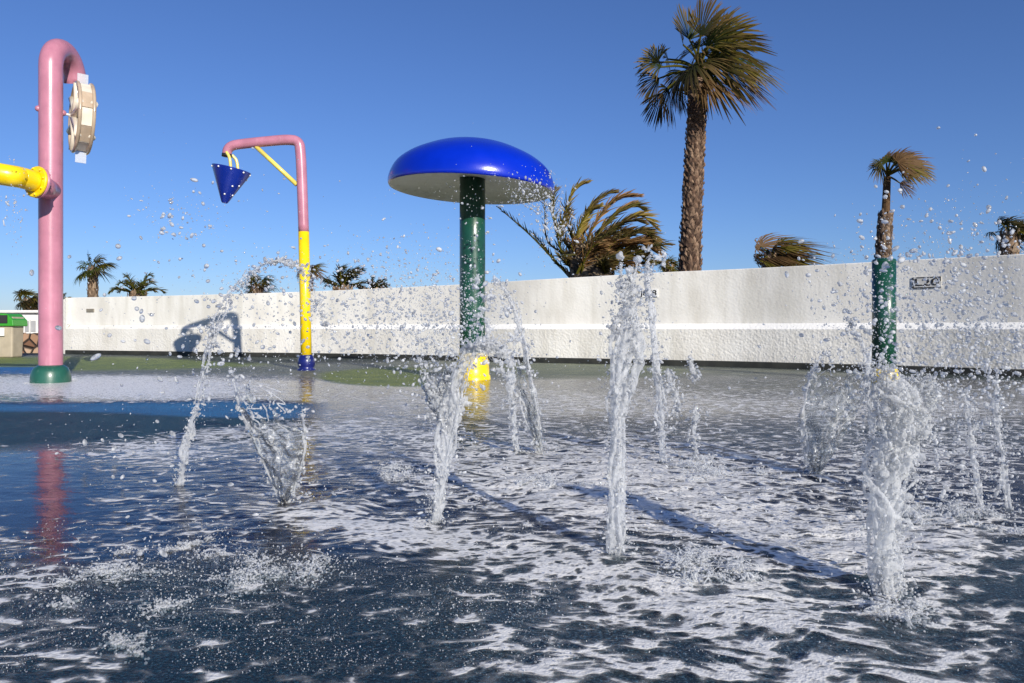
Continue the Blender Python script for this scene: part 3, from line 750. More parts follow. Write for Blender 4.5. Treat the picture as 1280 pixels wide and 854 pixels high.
# ------------------------------------------------------------------ tipping bucket post
YB = 10.85
b0 = Vector(((383-CX)/F*YB, YB, 0))
root = empty('bucket_post', b0, 'pink and yellow bent post holding a blue cone tipping bucket', 'water feature')
def PB(x, y, dY=0): return P(x, y, YB+dY)
lower = [PB(383, 459), PB(381.5, 375), PB(379.6, 290)]
mb = MB(); tube(mb, lower, 0.077, 28); mb.build('lower_post', M_yellow, root)
up_pts = catmull([PB(379.6, 290.3), PB(377.5, 230), PB(375.6, 192), PB(372.5, 178.5), PB(360, 175), PB(330, 177.2), PB(300, 180.4), PB(290, 182.6), PB(285, 187), PB(283.5, 193)], 7)
rad = np.interp(np.linspace(0, 1, len(up_pts)), [0, 0.45, 1], [0.075, 0.074, 0.066])
mb = MB(); tube(mb, up_pts, rad, 28); mb.build('upper_post', M_pink, root)
mb = MB(); tube(mb, [PB(371, 231), PB(320, 183.5)], 0.032, 16); mb.build('brace', M_paleyellow, root)
mb = MB(); tube(mb, [PB(283.6, 192.6), PB(283.3, 196)], 0.07, 24); mb.build('end_cap', M_dark, root)
mb = MB(); lathe(mb, [(0.0001, 0.245), (0.05, 0.24), (0.09, 0.215), (0.118, 0.16), (0.125, 0.11), (0.115, 0.06), (0.10, 0.03), (0.13, 0.02), (0.13, 0.0)], 32, Matrix.Translation(b0)); mb.build('base', M_ballblue, root)
for q in ([PB(283, 190, -0.05), PB(287, 198, -0.06), PB(288.5, 212, -0.06)], [PB(290, 194, 0.06), PB(295.5, 201, 0.08), PB(297.5, 213, 0.08)]):
    mb = MB(); tube(mb, catmull(q, 6), 0.022, 12); mb.build('strap', M_paleyellow, root)
rimc = PB(289.5, 211.5); apex = PB(280.5, 254)
M_ = axis_matrix(apex, rimc-apex); hc = (rimc-apex).length
mb = MB(); lathe(mb, [(0.0001, 0), (0.035, 0), (0.05, 0.02), (0.268, hc-0.02), (0.272, hc), (0.262, hc), (0.255, hc-0.015), (0.04, 0.05), (0.0001, 0.05)], 40, M_)
bk_ = mb.build('bucket', M_bucketblue, root, auto=35)
for (hh, aa) in [(hc-0.03, k*0.7) for k in range(9)] + [(0.13, 4.5), (0.28, 4.5), (0.40, 5.2), (0.25, 3.9), (0.12, 3.3), (0.2, 5.7)]:
    rr_ = 0.05 + (0.218)*(hh-0.02)/(hc-0.04)
    q = M_ @ Vector(((rr_)*math.cos(aa), (rr_)*math.sin(aa), hh))
    mb = MB(); balls(mb, [tuple(q)], [0.014], ICO2); b2 = mb.build('bolt', M_white, bk_)
    b2.matrix_parent_inverse = Matrix.Translation(-root.location) if False else Matrix.Identity(4)
    b2.location = -root.location

# ------------------------------------------------------------------ mushroom
YM = 8.8
m0 = Vector(((590.5-CX)/F*YM, YM, 0))
root = empty('mushroom_fountain', m0, 'blue domed mushroom fountain on a dark green pole', 'water feature')
mb = MB(); tube(mb, [m0+Vector((0, 0, z)) for z in (0.1, 0.8, 1.6, 2.36)], 0.150, 40); mb.build('pole', M_green, root)
Mt = Matrix.Translation(m0 + Vector((-0.012, 0, 2.235))) @ Matrix.Rotation(R(3.0), 4, 'Y')
RC = 0.97
cap = [(0.0001, 0.555), (0.15, 0.549), (0.30, 0.53), (0.45, 0.492), (0.60, 0.432), (0.74, 0.362), (0.85, 0.282), (0.915, 0.205), (0.955, 0.115), (0.970, 0.045), (0.968, 0.0), (0.955, -0.016)]
capc = catmull([(a_, 0, b_) for a_, b_ in cap], 4)[:, [0, 2]]
mb = MB(); lathe(mb, capc, 96, Mt); mb.build('cap', M_blue, root)
und = [(0.955, -0.0165), (0.94, -0.012), (0.93, 0.0), (0.915, 0.02), (0.8, 0.055), (0.5, 0.10), (0.145, 0.12)]
mb = MB(); lathe(mb, und, 96, Mt); mb.build('cap_underside', M_under, root)
mb = MB(); lathe(mb, [(0.215, 0.0), (0.21, 0.05), (0.20, 0.06), (0.196, 0.15), (0.19, 0.22), (0.175, 0.28), (0.158, 0.315), (0.15, 0.32)], 40, Matrix.Translation(m0)); mb.build('base', M_yellow, root)
for k in range(10):
    a_ = k*2*math.pi/10+0.3; q = m0 + Vector((0.19*math.cos(a_), 0.19*math.sin(a_), 0.2))
    mb = MB(); balls(mb, [tuple(q)], [0.02], ICO2); mb.build('bolt', M_steel, root)

# ------------------------------------------------------------------ green post on the right
YG = 8.6
g0 = Vector(((1105-CX)/F*YG, YG, 0))
root = empty('spray_post', g0, 'short dark green post with yellow foot in spray at right', 'water feature')
ztp = P(1105, 326, YG).z
mb = MB(); tube(mb, [g0+Vector((0, 0, z)) for z in (0.08, 0.7, ztp-0.02)], 0.127, 36); mb.build('pole', M_green, root)
mb = MB(); lathe(mb, [(0.127, 0), (0.131, 0.012), (0.122, 0.035), (0.08, 0.05), (0.0001, 0.055)], 32, Matrix.Translation(g0+Vector((0, 0, ztp-0.022)))); mb.build('top_cap', M_green, root)
mb = MB(); lathe(mb, [(0.17, 0.0), (0.166, 0.03), (0.155, 0.10), (0.14, 0.14), (0.125, 0.15)], 36, Matrix.Translation(g0)); mb.build('base', M_yellow, root)
for k in range(8):
    a_ = k*2*math.pi/8+0.3; q = g0 + Vector((0.158*math.cos(a_), 0.158*math.sin(a_), 0.09))
    mb = MB(); balls(mb, [tuple(q)], [0.016], ICO2); mb.build('bolt', M_steel, root)

# ------------------------------------------------------------------ left background: bin, house, stone wall
YK = 15.6
def PK(x, y, Y=YK): return P(x, y, Y)
k0 = PK(8, 446); k0.z = 0
root = empty('waste_bin', k0, 'beige waste bin with bright green lid at the left edge', 'bin')
mb = MB(); a_, b_ = PK(-40, 446), PK(17, 396)
V = [(a_.x, YK, 0), (b_.x-0.03, YK, 0), (b_.x-0.03, YK+0.34, 0), (a_.x, YK+0.34, 0), (a_.x-0.03, YK-0.03, b_.z), (b_.x, YK-0.03, b_.z), (b_.x, YK+0.36, b_.z), (a_.x-0.03, YK+0.36, b_.z)]
mb.add(V, quads=[(0, 3, 2, 1), (4, 5, 6, 7), (0, 1, 5, 4), (1, 2, 6, 5), (2, 3, 7, 6), (3, 0, 4, 7)])
mb.build('bin_body', M_binbody, root, smooth=False, bevel=0.03)
mb = MB(); zl, zt = PK(0, 408).z, PK(0, 392).z
mb2 = [(a_.x-0.1, zl), (b_.x+0.045, zl), (b_.x+0.03, zl+0.13), (b_.x-0.1, zt), (a_.x, zt)]
V = [(x, YK-0.08, z) for x, z in mb2] + [(x, YK+0.40, z) for x, z in mb2]
mb.add(V, quads=[(0, 1, 6, 5), (1, 2, 7, 6), (2, 3, 8, 7), (3, 4, 9, 8), (4, 0, 5, 9), (0, 4, 3, 1), (5, 6, 8, 9)], tris=[(1, 3, 2), (6, 7, 8)])
mb.build('lid', M_bingreen, root, smooth=False, bevel=0.02)
mb = MB(); c0, c1 = PK(-20, 404, YK-0.09), PK(9, 394, YK-0.09); box(mb, (c0.x, YK-0.1, c0.z), (c1.x, YK-0.082, c1.z)); mb.build('opening', M_dark, root, smooth=False)
mb = MB(); c0, c1 = PK(-12, 420, YK-0.03), PK(6, 410, YK-0.03); box(mb, (c0.x, YK-0.06, c0.z), (c1.x, YK-0.034, c1.z)); mb.build('notice', M_white, root, smooth=False)
YH = 21.0
h0 = P(20, 430, YH); h0.z = 0
root = empty('white_house', h0, 'low flat roofed white house with grey shutters behind the pink pipe', 'house')
mb = MB(); a_, b_ = P(-70, 420, YH), P(70, 391, YH); box(mb, (a_.x, YH, 0), (b_.x, YH+4, b_.z)); mb.build('wall', M_build, root, smooth=False)
mb = MB(); t_ = P(0, 388, YH).z; box(mb, (a_.x-0.1, YH-0.14, b_.z+0.002), (b_.x+0.1, YH+4.1, t_)); mb.build('roof', M_build, root, smooth=False)
for (x0, x1) in ((32.2, 37), (40, 45.6), (8, 13)):
    p0, p1 = P(x0, 415, YH), P(x1, 401, YH)
    mb = MB(); box(mb, (p0.x-0.04, YH-0.03, p0.z-0.04), (p1.x+0.04, YH-0.002, p1.z+0.04)); wf = mb.build('window', M_build, root, smooth=False)
    mb = MB(); box(mb, (p0.x, YH-0.045, p0.z), (p1.x, YH-0.032, p1.z)); wv = mb.build('shutter', M_shutter, wf, smooth=False); wv.location = -h0
YS = 19.0
mb = MB(); a_, b_ = P(-60, 440, YS), P(90, 419, YS)
n_ = 60; prof_z = b_.z + 0.05*np.array(fbm(np.stack([np.arange(n_)*0.7, np.zeros(n_), np.zeros(n_)], -1), 2))
xs = np.linspace(a_.x, b_.x, n_); V = []
for (dy, top) in ((0, 0), (0, 1), (0.5, 1), (0.5, 0)):
    V += [(x, YS+dy, prof_z[i] if top else -0.02) for i, x in enumerate(xs)]
Qd = []
for s_ in range(3): Qd += [(s_*n_+i, s_*n_+i+1, (s_+1)*n_+i+1, (s_+1)*n_+i) for i in range(n_-1)]
mb.add(V, quads=Qd); o = mb.build('stone_wall', M_stone, smooth=False); tag(o, 'low brown rubble stone wall between waste bin and pink pipe', 'wall')

# ------------------------------------------------------------------ palms
GREEN = np.array((0.040, 0.062, 0.008)); DGREEN = np.array((0.016, 0.027, 0.006)); TAN = np.array((0.27, 0.165, 0.065)); YGR = np.array((0.15, 0.135, 0.014)); BROWN = np.array((0.115, 0.064, 0.026))
WIND = np.array((1.0, 0.1, -0.12))

def fan_leaf(mb, hub, d, n_, size, col, tip, spread=150, nseg=30, wind=0.5, droop=0.35, rng=random):
    """palmate leaf: hub point, axis direction d, leaf-plane normal n_"""
    hub = np.array(hub, float); d = np.array(d, float); d /= np.linalg.norm(d)
    n_ = np.array(n_, float); n_ -= d*np.dot(n_, d); n_ /= np.linalg.norm(n_)+1e-9
    s = np.cross(n_, d)
    ts = np.array([0.0, 0.3, 0.55, 0.78, 1.0])
    dth = 2*R(spread)/nseg
    for k in range(nseg):
        th = -R(spread) + (k+0.5)*dth + rng.uniform(-0.03, 0.03)
        r_ = d*math.cos(th) + s*math.sin(th)
        q = -d*math.sin(th) + s*math.cos(th)
        Ls = size*(0.72 + 0.28*math.cos(th*0.55))*rng.uniform(0.85, 1.08)
        wd = wind*rng.uniform(0.7, 1.3); dr = droop*rng.uniform(0.5, 1.5)
        c = hub[None] + r_[None]*(ts*Ls)[:, None] + (WIND*wd*Ls)[None]*(ts**2.2)[:, None] + np.array([0, 0, -1.0])[None]*(dr*Ls*ts**2.4)[:, None]
        c += n_[None]*(0.10*Ls*math.cos(th)*(ts-ts**2))[:, None]
        wv = Ls*np.array([0.01, 0.3*math.tan(dth/2)*1.05, 0.5*math.tan(dth/2)*0.95, 0.030, 0.004])
        up = n_*0.35*(1 if k % 2 else -1)
        V = np.empty((5, 2, 3)); V[:, 0] = c - (q-up)[None]*wv[:, None]; V[:, 1] = c + (q+up)[None]*wv[:, None]
        tw = rng.uniform(0.3, 1.1)
        cc = col*rng.uniform(0.7, 1.3)
        C = cc[None]*(1-(ts**2*tw).clip(0, 1))[:, None] + tip[None]*((ts**2*tw).clip(0, 1))[:, None]
        mb.add(V.reshape(-1, 3), quads=[(2*i, 2*i+1, 2*i+3, 2*i+2) for i in range(4)], col=np.repeat(C, 2, 0))

def petiole(mb, a_, b_, sag=0.06, r0=0.03, r1=0.014, col=YGR*0.8):
    a_ = np.array(a_, float); b_ = np.array(b_, float); m_ = (a_+b_)/2 + np.array([0, 0, sag*np.linalg.norm(b_-a_)])
    pts = catmull([a_, m_, b_], 4); tube(mb, pts, np.linspace(r0, r1, len(pts)), 6, col=col)

def frond(mb, pts, L_leaf, col, tip, n=46, r0=0.035, wind=0.35, rng=random, fwd=0.75, droop=0.15, roll=0):
    """feather leaf along a curve of points"""
    c = catmull(pts, 10); t, N, B = frames(c)
    tube(mb, c, np.linspace(r0, 0.006, len(c)), 6, col=YGR*0.9)
    s_ = np.linspace(0.10, 0.995, n); idx = s_*(len(c)-1)
    for k, u_ in enumerate(idx):
        i = int(min(u_, len(c)-2)); f = u_-i
        p = c[i]*(1-f)+c[i+1]*f; tt = t[i]
        side = np.cross(tt, np.array([0, 0, 1.0])); 
        if np.linalg.norm(side) < 0.15: side = np.array([0.6, -0.8, 0.0])
        side /= np.linalg.norm(side); upn = np.cross(side, tt)
        prof = (0.45 + 0.75*math.sin(math.pi*min(1, s_[k]*0.9+0.08)))*(1.0 if s_[k] < 0.8 else 1.0-(s_[k]-0.8)*2.2)
        for sg_ in (-1, 1):
            dv = tt*fwd*rng.uniform(0.8, 1.25) + side*sg_*rng.uniform(0.45, 0.9) + upn*rng.uniform(-0.15, 0.55)
            dv /= np.linalg.norm(dv)
            Ls = L_leaf*prof*rng.uniform(0.75, 1.15)
            ts = np.array([0, 0.4, 0.75, 1.0])
            cc = p[None]+dv[None]*(ts*Ls)[:, None]+WIND[None]*(wind*Ls*ts**2)[:, None]*rng.uniform(0.5, 1.4)+np.array([[0, 0, -1.0]])*(droop*Ls*ts**2)[:, None]
            wq = np.cross(dv, np.array([rng.uniform(-1, 1), rng.uniform(-1, 1), rng.uniform(-0.3, 1)])); wq /= np.linalg.norm(wq)+1e-9
            wv = L_leaf*np.array([0.026, 0.046, 0.032, 0.003])
            V = np.empty((4, 2, 3)); V[:, 0] = cc-wq*wv[:, None]; V[:, 1] = cc+wq*wv[:, None]
            tw = rng.uniform(0.1, 1.0); base = col*rng.uniform(0.65, 1.35)
            C = base[None]*(1-ts*tw)[:, None]+tip[None]*(ts*tw)[:, None]
            mb.add(V.reshape(-1, 3), quads=[(0, 1, 3, 2), (2, 3, 5, 4), (4, 5, 7, 6)], col=np.repeat(C, 2, 0))

def trunk(pts, rads, rows, around, flake=0.09, rng=random, base_col=(0.16, 0.105, 0.065), light=(0.36, 0.28, 0.20)):
    mb = MB(); c = catmull(pts, 10); t, N, B = frames(c)
    rr = np.interp(np.linspace(0, 1, len(c)), np.linspace(0, 1, len(rads)), rads)
    tube(mb, c, rr*0.93, 20, col=np.array(base_col)*0.55)
    # old leaf bases in a staggered lattice
    for i in range(rows):
        u_ = (i+0.5)/rows*(len(c)-1); k = int(min(u_, len(c)-2)); f = u_-k
        p = c[k]*(1-f)+c[k+1]*f; r_ = rr[k]
        for j in range(around):
            a_ = 2*math.pi*(j+(i % 2)*0.5)/around + rng.uniform(-0.2, 0.2)
            o_ = N[k]*math.cos(a_)+B[k]*math.sin(a_); sd = np.cross(t[k], o_)
            w_ = r_*math.pi/around*rng.uniform(0.75, 1.1); h_ = flake*rng.uniform(0.7, 1.35); lift = r_*rng.uniform(0.04, 0.20)
            b0_ = p+o_*r_*0.90
            V = [b0_-sd*w_, b0_+sd*w_, b0_+t[k]*h_*0.6+sd*w_*0.75+o_*lift*0.7, b0_+t[k]*h_+o_*lift+sd*w_*rng.uniform(-0.2, 0.2), b0_+t[k]*h_*0.6-sd*w_*0.75+o_*lift*0.7, b0_+t[k]*h_*0.45+o_*(lift*1.3+0.01*r_)]
            mx = rng.random()**1.6; cc = np.array(base_col)*(1-mx)*rng.uniform(0.6, 1.2)+np.array(light)*mx
            mb.add(V, tris=[(0, 1, 5), (1, 2, 5), (2, 3, 5), (3, 4, 5), (4, 0, 5)], col=cc)
    return mb

def px_dir(dx, dy, depth=0.0): return np.array((dx, depth, -dy), float)

def crown_wind(mb, c, Rr, n, rng, wind=0.6, droop=0.3, size=0.85, green=GREEN, tip=TAN, up=0.5, petl=0.5):
    """random windswept fan crown around centre c"""
    for k in range(n):
        az = rng.uniform(0, 2*math.pi); el = rng.uniform(-0.55, 1.2)
        d = np.array([math.cos(az)*math.cos(el), math.sin(az)*math.cos(el), math.sin(el)]) + np.array([0.55*wind, 0, 0])
        d /= np.linalg.norm(d)
        hub = np.array(c)+d*Rr*petl*rng.uniform(0.7, 1.2)
        petiole(mb, c, hub, 0.08, 0.03*Rr, 0.014*Rr)
        g = (green if rng.random() < 0.6 else YGR*0.8)*rng.uniform(0.7, 1.3)
        fan_leaf(mb, hub, d+np.array([0.5*wind, 0, -0.1]), np.array([rng.uniform(-0.4, 0.4), rng.uniform(-1, 0.2), 1.0]), Rr*size*rng.uniform(0.55, 0.8), g, tip if rng.random() < 0.6 else BROWN, 120, 22, wind, droop, rng)

def palm(name, base, label, group='palm trees beyond the wall'):
    return empty(name, base, label, 'palm tree', group)

# --- the tall fan palm
YT = 16.0; rng = random.Random(3)
def PT(x, y, dY=0): return P(x, y, YT+dY)
tb = PT(861, 350); tb.z = 0
pr = palm('fan_palm', tb, 'tallest fan palm with windswept crown and thick shaggy trunk')
mb = trunk([Vector((tb.x-0.05, YT, 0)), PT(862, 340), PT(866, 240), PT(870, 165), PT(872.5, 112), PT(873, 92)], [0.27, 0.245, 0.215, 0.205, 0.195, 0.215, 0.19], 92, 13, 0.12, rng, base_col=(0.105, 0.06, 0.038), light=(0.29, 0.20, 0.135))
mb.build('trunk', M_trunk, pr, smooth=False, colour=True)
mb = MB()
# dead skirt right below the crown
cc0 = np.array(PT(873, 92))
for k in range(60):
    a_ = rng.uniform(0, 6.28); o_ = np.array([math.cos(a_), math.sin(a_), 0]); p0 = np.array(PT(872.5, rng.uniform(92, 118)))+o_*0.2
    tube(mb, [p0, p0+o_*0.12+np.array([0, 0, rng.uniform(-0.02, 0.14)])], [0.035, 0.012], 5, col=BROWN*rng.uniform(0.6, 1.6))
LEAVES = [  # hub px, direction px (dx,dy), size px, depth, spread, wind, droop, colour
    (826, 84, -0.9, -0.6, 36, -0.2, 90, 0.05, 0.25, GREEN), (822, 78, -0.9, -0.8, 32, 0.3, 80, 0.05, 0.3, YGR), (835, 74, -0.4, -1.0, 30, 0.5, 90, 0.1, 0.3, GREEN),
    (836, 112, -0.35, 0.95, 44, -0.3, 62, 0.1, 0.15, DGREEN*0.8), (828, 116, -0.5, 0.9, 38, -0.1, 60, 0.1, 0.2, DGREEN*0.7), (824, 98, -1.0, 0.25, 30, 0.4, 65, 0.0, 0.45, DGREEN), (846, 106, 0.1, 1.0, 34, 0.3, 50, 0.1, 0.2, DGREEN),
    (862, 50, -0.25, -1, 54, 0.3, 75, 0.2, 0.05, GREEN), (876, 44, 0.1, -1, 56, -0.4, 80, 0.3, 0.1, DGREEN), (892, 50, 0.5, -1, 50, 0.2, 85, 0.4, 0.1, YGR), (854, 56, -0.35, -0.9, 40, -0.6, 65, 0.2, 0.1, DGREEN), (905, 48, 0.7, -0.8, 42, 0.5, 70, 0.5, 0.2, GREEN),
    (900, 62, 0.8, -0.6, 50, -0.5, 95, 0.6, 0.3, YGR), (914, 72, 1.0, -0.2, 50, 0.3, 90, 0.6, 0.4, GREEN), (920, 84, 1, 0.2, 44, -0.4, 85, 0.6, 0.5, YGR), (905, 92, 0.9, 0.4, 46, -0.8, 90, 0.5, 0.5, DGREEN),
    (896, 100, 0.7, 0.7, 42, -0.5, 75, 0.5, 0.4, BROWN), (886, 84, 0.5, 0.4, 50, -1.0, 110, 0.6, 0.4, GREEN), (880, 68, 0.3, -0.2, 48, -1.1, 115, 0.5, 0.35, YGR), (868, 80, -0.1, 0.2, 44, -1.2, 110, 0.4, 0.4, DGREEN),
    (895, 75, 0.7, -0.2, 52, 0.8, 95, 0.6, 0.3, DGREEN*0.7), (872, 60, 0.1, -0.8, 52, 0.9, 95, 0.4, 0.2, DGREEN*0.7), (856, 90, -0.5, 0.6, 34, 0.8, 80, 0.2, 0.4, DGREEN), (885, 58, 0.4, -0.8, 46, -0.9, 100, 0.5, 0.25, GREEN),
    (908, 60, 0.8, -0.6, 48, 0.6, 80, 0.7, 0.3, DGREEN), (884, 100, 0.4, 0.9, 34, -1.0, 70, 0.5, 0.3, BROWN*1.2), (902, 84, 0.9, 0.3, 50, 0.1, 85, 0.7, 0.4, BROWN), (890, 44, 0.4, -0.9, 40, 0.0, 75, 0.5, 0.2, YGR), (874, 92, 0.1, 0.8, 36, -0.9, 80, 0.5, 0.3, BROWN)]
for (hx, hy, dx, dy, sz, dp, sp, wi, dr, gc) in LEAVES:
    hub = np.array(PT(hx, hy, dp*0.9)); u_ = YT/F
    petiole(mb, cc0+np.array([rng.uniform(-0.1, 0.1), rng.uniform(-0.1, 0.1), 0.05]), hub, 0.08, 0.035, 0.018)
    fan_leaf(mb, hub, px_dir(dx, dy, dp*0.5+rng.uniform(-0.4, 0.4)), (rng.uniform(-1.0, 1.0), rng.uniform(-1, -0.3), rng.uniform(-0.2, 1.1)), sz*u_*0.98, np.array(gc)*rng.uniform(0.65, 1.0), TAN if rng.random() < 0.6 else BROWN, sp, 30, wi*0.6, dr, rng)
mb.build('crown', M_leaf, pr, smooth=False, colour=True)

# --- slim fan palm at right
YR_ = 19.0; rng = random.Random(5)
def PR(x, y, dY=0): return P(x, y, YR_+dY)
tb = PR(1103, 350); tb.z = 0
pr = palm('fan_palm', tb, 'slim fan palm with narrow bare neck rising behind short green post')
mb = trunk([Vector((tb.x, YR_, 0)), PR(1103.5, 340), PR(1105, 300), PR(1107, 268)], [0.20, 0.19, 0.18, 0.165], 34, 9, 0.13, rng, base_col=(0.10, 0.065, 0.045), light=(0.27, 0.20, 0.14))
neck = catmull([PR(1107, 270), PR(1108, 245), PR(1109, 221)], 5); tube(mb, neck, np.linspace(0.10, 0.085, len(neck)), 12, col=BROWN*0.8)
mb.build('trunk', M_trunk, pr, smooth=False, colour=True)
mb = MB(); cc0 = np.array(PR(1109, 220))
for (hx, hy, dx, dy, sz, dp, wi, dr, gc) in [(1101, 208, -0.9, 0.1, 20, -0.2, 0.1, 0.5, DGREEN), (1100, 204, -0.8, -0.4, 18, 0.3, 0.2, 0.5, GREEN), (1113, 200, 0.1, -0.8, 22, -0.3, 0.6, 0.3, BROWN), (1122, 199, 0.6, -0.6, 25, 0.2, 0.7, 0.3, BROWN*1.3), (1130, 203, 0.9, -0.2, 28, -0.3, 0.7, 0.25, BROWN*1.4),
        (1134, 208, 1, -0.05, 28, 0.3, 0.7, 0.25, YGR), (1128, 210, 0.9, 0.1, 26, -0.6, 0.7, 0.2, YGR), (1118, 206, 0.6, 0, 24, 0.6, 0.6, 0.3, DGREEN), (1142, 208, 1, 0.05, 20, 0, 0.7, 0.3, DGREEN), (1108, 203, -0.3, -0.7, 20, -0.5, 0.4, 0.4, GREEN), (1125, 229, 0.8, 0.45, 20, -0.1, 0.3, 0.2, BROWN), (1122, 202, 0.7, -0.3, 28, -0.7, 0.7, 0.3, BROWN*1.5)]:
    hub = np.array(PR(hx, hy, dp)); petiole(mb, cc0, hub, 0.05, 0.03, 0.016)
    fan_leaf(mb, hub, px_dir(dx, dy, dp*0.4), (rng.uniform(-0.3, 0.3), -0.9, rng.uniform(0.2, 0.8)), sz*YR_/F*0.95, np.array(gc)*0.9, TAN*0.8 if rng.random() < 0.6 else BROWN, 75 if hy > 225 else 110, 22, wi*0.7, dr, rng)
mb.build('crown', M_leaf, pr, smooth=False, colour=True)

# --- big windblown feather palm behind the mushroom
YD = 15.2; rng = random.Random(9)
def PD(x, y, dY=0): return P(x, y, YD+dY)
tb = PD(738, 350); tb.z = 0
pr = palm('feather_palm', tb, 'bushy feather palm with fronds blown rightward beside blue mushroom')
mb = trunk([Vector((tb.x, YD, 0)), PD(738, 350), PD(738, 325), PD(738, 312)], [0.42, 0.44, 0.46, 0.3], 16, 14, 0.2, rng, base_col=(0.10, 0.075, 0.05), light=(0.25, 0.2, 0.14))
mb.build('trunk', M_trunk, pr, smooth=False, colour=True)
mb = MB()
FR = [([(712, 346), (690, 322), (665, 296), (640, 274), (622, 259)], 0.0, 0.22, DGREEN*1.2, BROWN, 0.05), ([(716, 344), (696, 330), (678, 306), (664, 290)], 0.5, 0.2, DGREEN, BROWN, 0.05),
      ([(720, 342), (706, 320), (684, 300), (681, 262), (679, 240)], 0.3, 0.18, BROWN*0.8, BROWN, 0.05)]
for q, dp, LL, c1_, c2_, wi in FR:
    frond(mb, [PD(x, y, dp) for x, y in q], LL, c1_, c2_, 40, 0.03, wi, rng, fwd=0.8, droop=0.02)
UP = [([(732, 340), (712, 312), (694, 280), (690, 250), (692, 238)], 0.2), ([(735, 340), (716, 300), (708, 262), (720, 236), (735, 227)], -0.1), ([(738, 338), (728, 300), (735, 265), (752, 246), (768, 240)], 0.3), ([(740, 338), (735, 300), (752, 268), (772, 248), (800, 244)], -0.4),
      ([(742, 340), (745, 300), (768, 270), (790, 258), (806, 262)], 0.2), ([(744, 340), (752, 305), (775, 280), (800, 270), (822, 286)], 0.0), ([(745, 342), (760, 315), (785, 295), (808, 290), (822, 312)], -0.4), ([(745, 343), (764, 318), (786, 304), (804, 300), (818, 306)], 0.6),
      ([(745, 345), (765, 325), (785, 315), (800, 320), (812, 330)], -0.6), ([(742, 345), (760, 330), (775, 328), (785, 335), (792, 345)], -0.3), ([(740, 342), (748, 312), (762, 290), (785, 276), (806, 278)], -0.8), ([(738, 342), (738, 310), (752, 285), (775, 262), (795, 252)], 0.8),
      ([(745, 338), (765, 300), (790, 290), (815, 298), (826, 320)], 0.3), ([(736, 342), (722, 316), (722, 290), (734, 268), (750, 256)], -0.8), ([(730, 344), (708, 325), (698, 300), (702, 278), (712, 262)], -0.6), ([(742, 344), (755, 322), (778, 306), (800, 304), (824, 318)], -0.9)]
for k, (q, dp) in enumerate(UP):
    cdk = [GREEN, YGR*0.8, DGREEN*1.2, BROWN*1.2][k % 4]
    frond(mb, [PD(x, y, dp*(i/len(q))) for i, (x, y) in enumerate(q)], 0.32, np.array(cdk)*2.0+BROWN*0.8, (TAN*1.5 if k % 2 else BROWN*2.4), 56, 0.035, 0.28, rng, fwd=1.25, droop=0.10)
for k in range(34):   # short inner fronds that fill the heart of the crown
    a_ = rng.uniform(-0.2, 3.0); el = rng.uniform(0.2, 1.3); Lf = rng.uniform(0.6, 1.15)
    b_ = np.array(PD(738+rng.uniform(-22, 22), 342, rng.uniform(-0.4, 0.3))); d_ = np.array([math.cos(a_)*math.cos(el)+0.2, -abs(math.sin(a_))*math.cos(el), math.sin(el)])
    frond(mb, [b_, b_+d_*Lf*0.4, b_+d_*Lf*0.8+np.array([0.12, 0, -0.02]), b_+d_*Lf+np.array([0.3, 0, -0.12])], 0.28, DGREEN*2.2+BROWN*0.4 if k % 3 else BROWN*2.0, TAN*1.4 if k % 2 else BROWN*1.8, 30, 0.03, 0.4, rng)
mb.build('crown', M_leaf, pr, smooth=False, colour=True)

# --- the rest of the palms behind the wall
def low_fan(cx_, cy_, Y, rpx, label, seed, wind=0.6, n=16, trunk_px=None, trw=0.14, droop=0.3, green=GREEN, tip=TAN):
    rng = random.Random(seed); u_ = Y/F; c = P(cx_, cy_, Y)
    base = Vector((c.x, Y, 0)); pr = palm('fan_palm', base, label)
    mb = trunk([base, base.lerp(c, 0.5), c], [trw*1.15, trw, trw*0.95], 22, 8, 0.16, rng); mb.build('trunk', M_trunk, pr, smooth=False, colour=True)
    mb = MB(); crown_wind(mb, np.array(c), rpx*u_, n, rng, wind, droop, 0.95, green, tip); mb.build('crown', M_leaf, pr, smooth=False, colour=True)
def low_feather(cx_, cy_, Y, rpx, label, seed, n=18, lean=0.3, Lf=0.32, az=(0.0, 6.28), green=GREEN, tip=BROWN, el=(0.25, 1.35)):
    rng = random.Random(seed); u_ = Y/F; c = np.array(P(cx_, cy_, Y)); base = Vector((c[0], Y, 0))
    pr = palm('feather_palm', base, label)
    mb = trunk([base, Vector(c)*0.5+base*0.5, Vector(c)], [0.3, 0.3, 0.28], 14, 10, 0.18, rng); mb.build('trunk', M_trunk, pr, smooth=False, colour=True)
    mb = MB()
    for k in range(n):
        a_ = rng.uniform(*az); e_ = rng.uniform(*el); Lr = rpx*u_*rng.uniform(0.75, 1.1)
        d_ = np.array([math.cos(a_)*math.cos(e_)+lean*0.4, math.sin(a_)*math.cos(e_), math.sin(e_)]); d_ /= np.linalg.norm(d_)
        frond(mb, [c, c+d_*Lr*0.4, c+d_*Lr*0.78+np.array([lean*0.1*Lr, 0, -0.06*Lr]), c+d_*Lr+np.array([lean*0.35*Lr, 0, -0.25*Lr])], Lf*rpx*u_, green*rng.uniform(0.7, 1.3), tip, 30, 0.03, 0.3*lean+0.1, rng)
    mb.build('crown', M_leaf, pr, smooth=False, colour=True)
low_fan(116, 337, 26, 26, 'small fan palm with visible trunk above left end of the wall', 21, 0.25, 13, None, 0.17, 0.4, GREEN, YGR)
low_feather(172, 368, 25, 34, 'spiky low feather palm peeking over wall right of small fan palm', 22, 16, 0.2, 0.26, green=GREEN*1.2, tip=TAN*0.8, el=(0.1, 1.3))
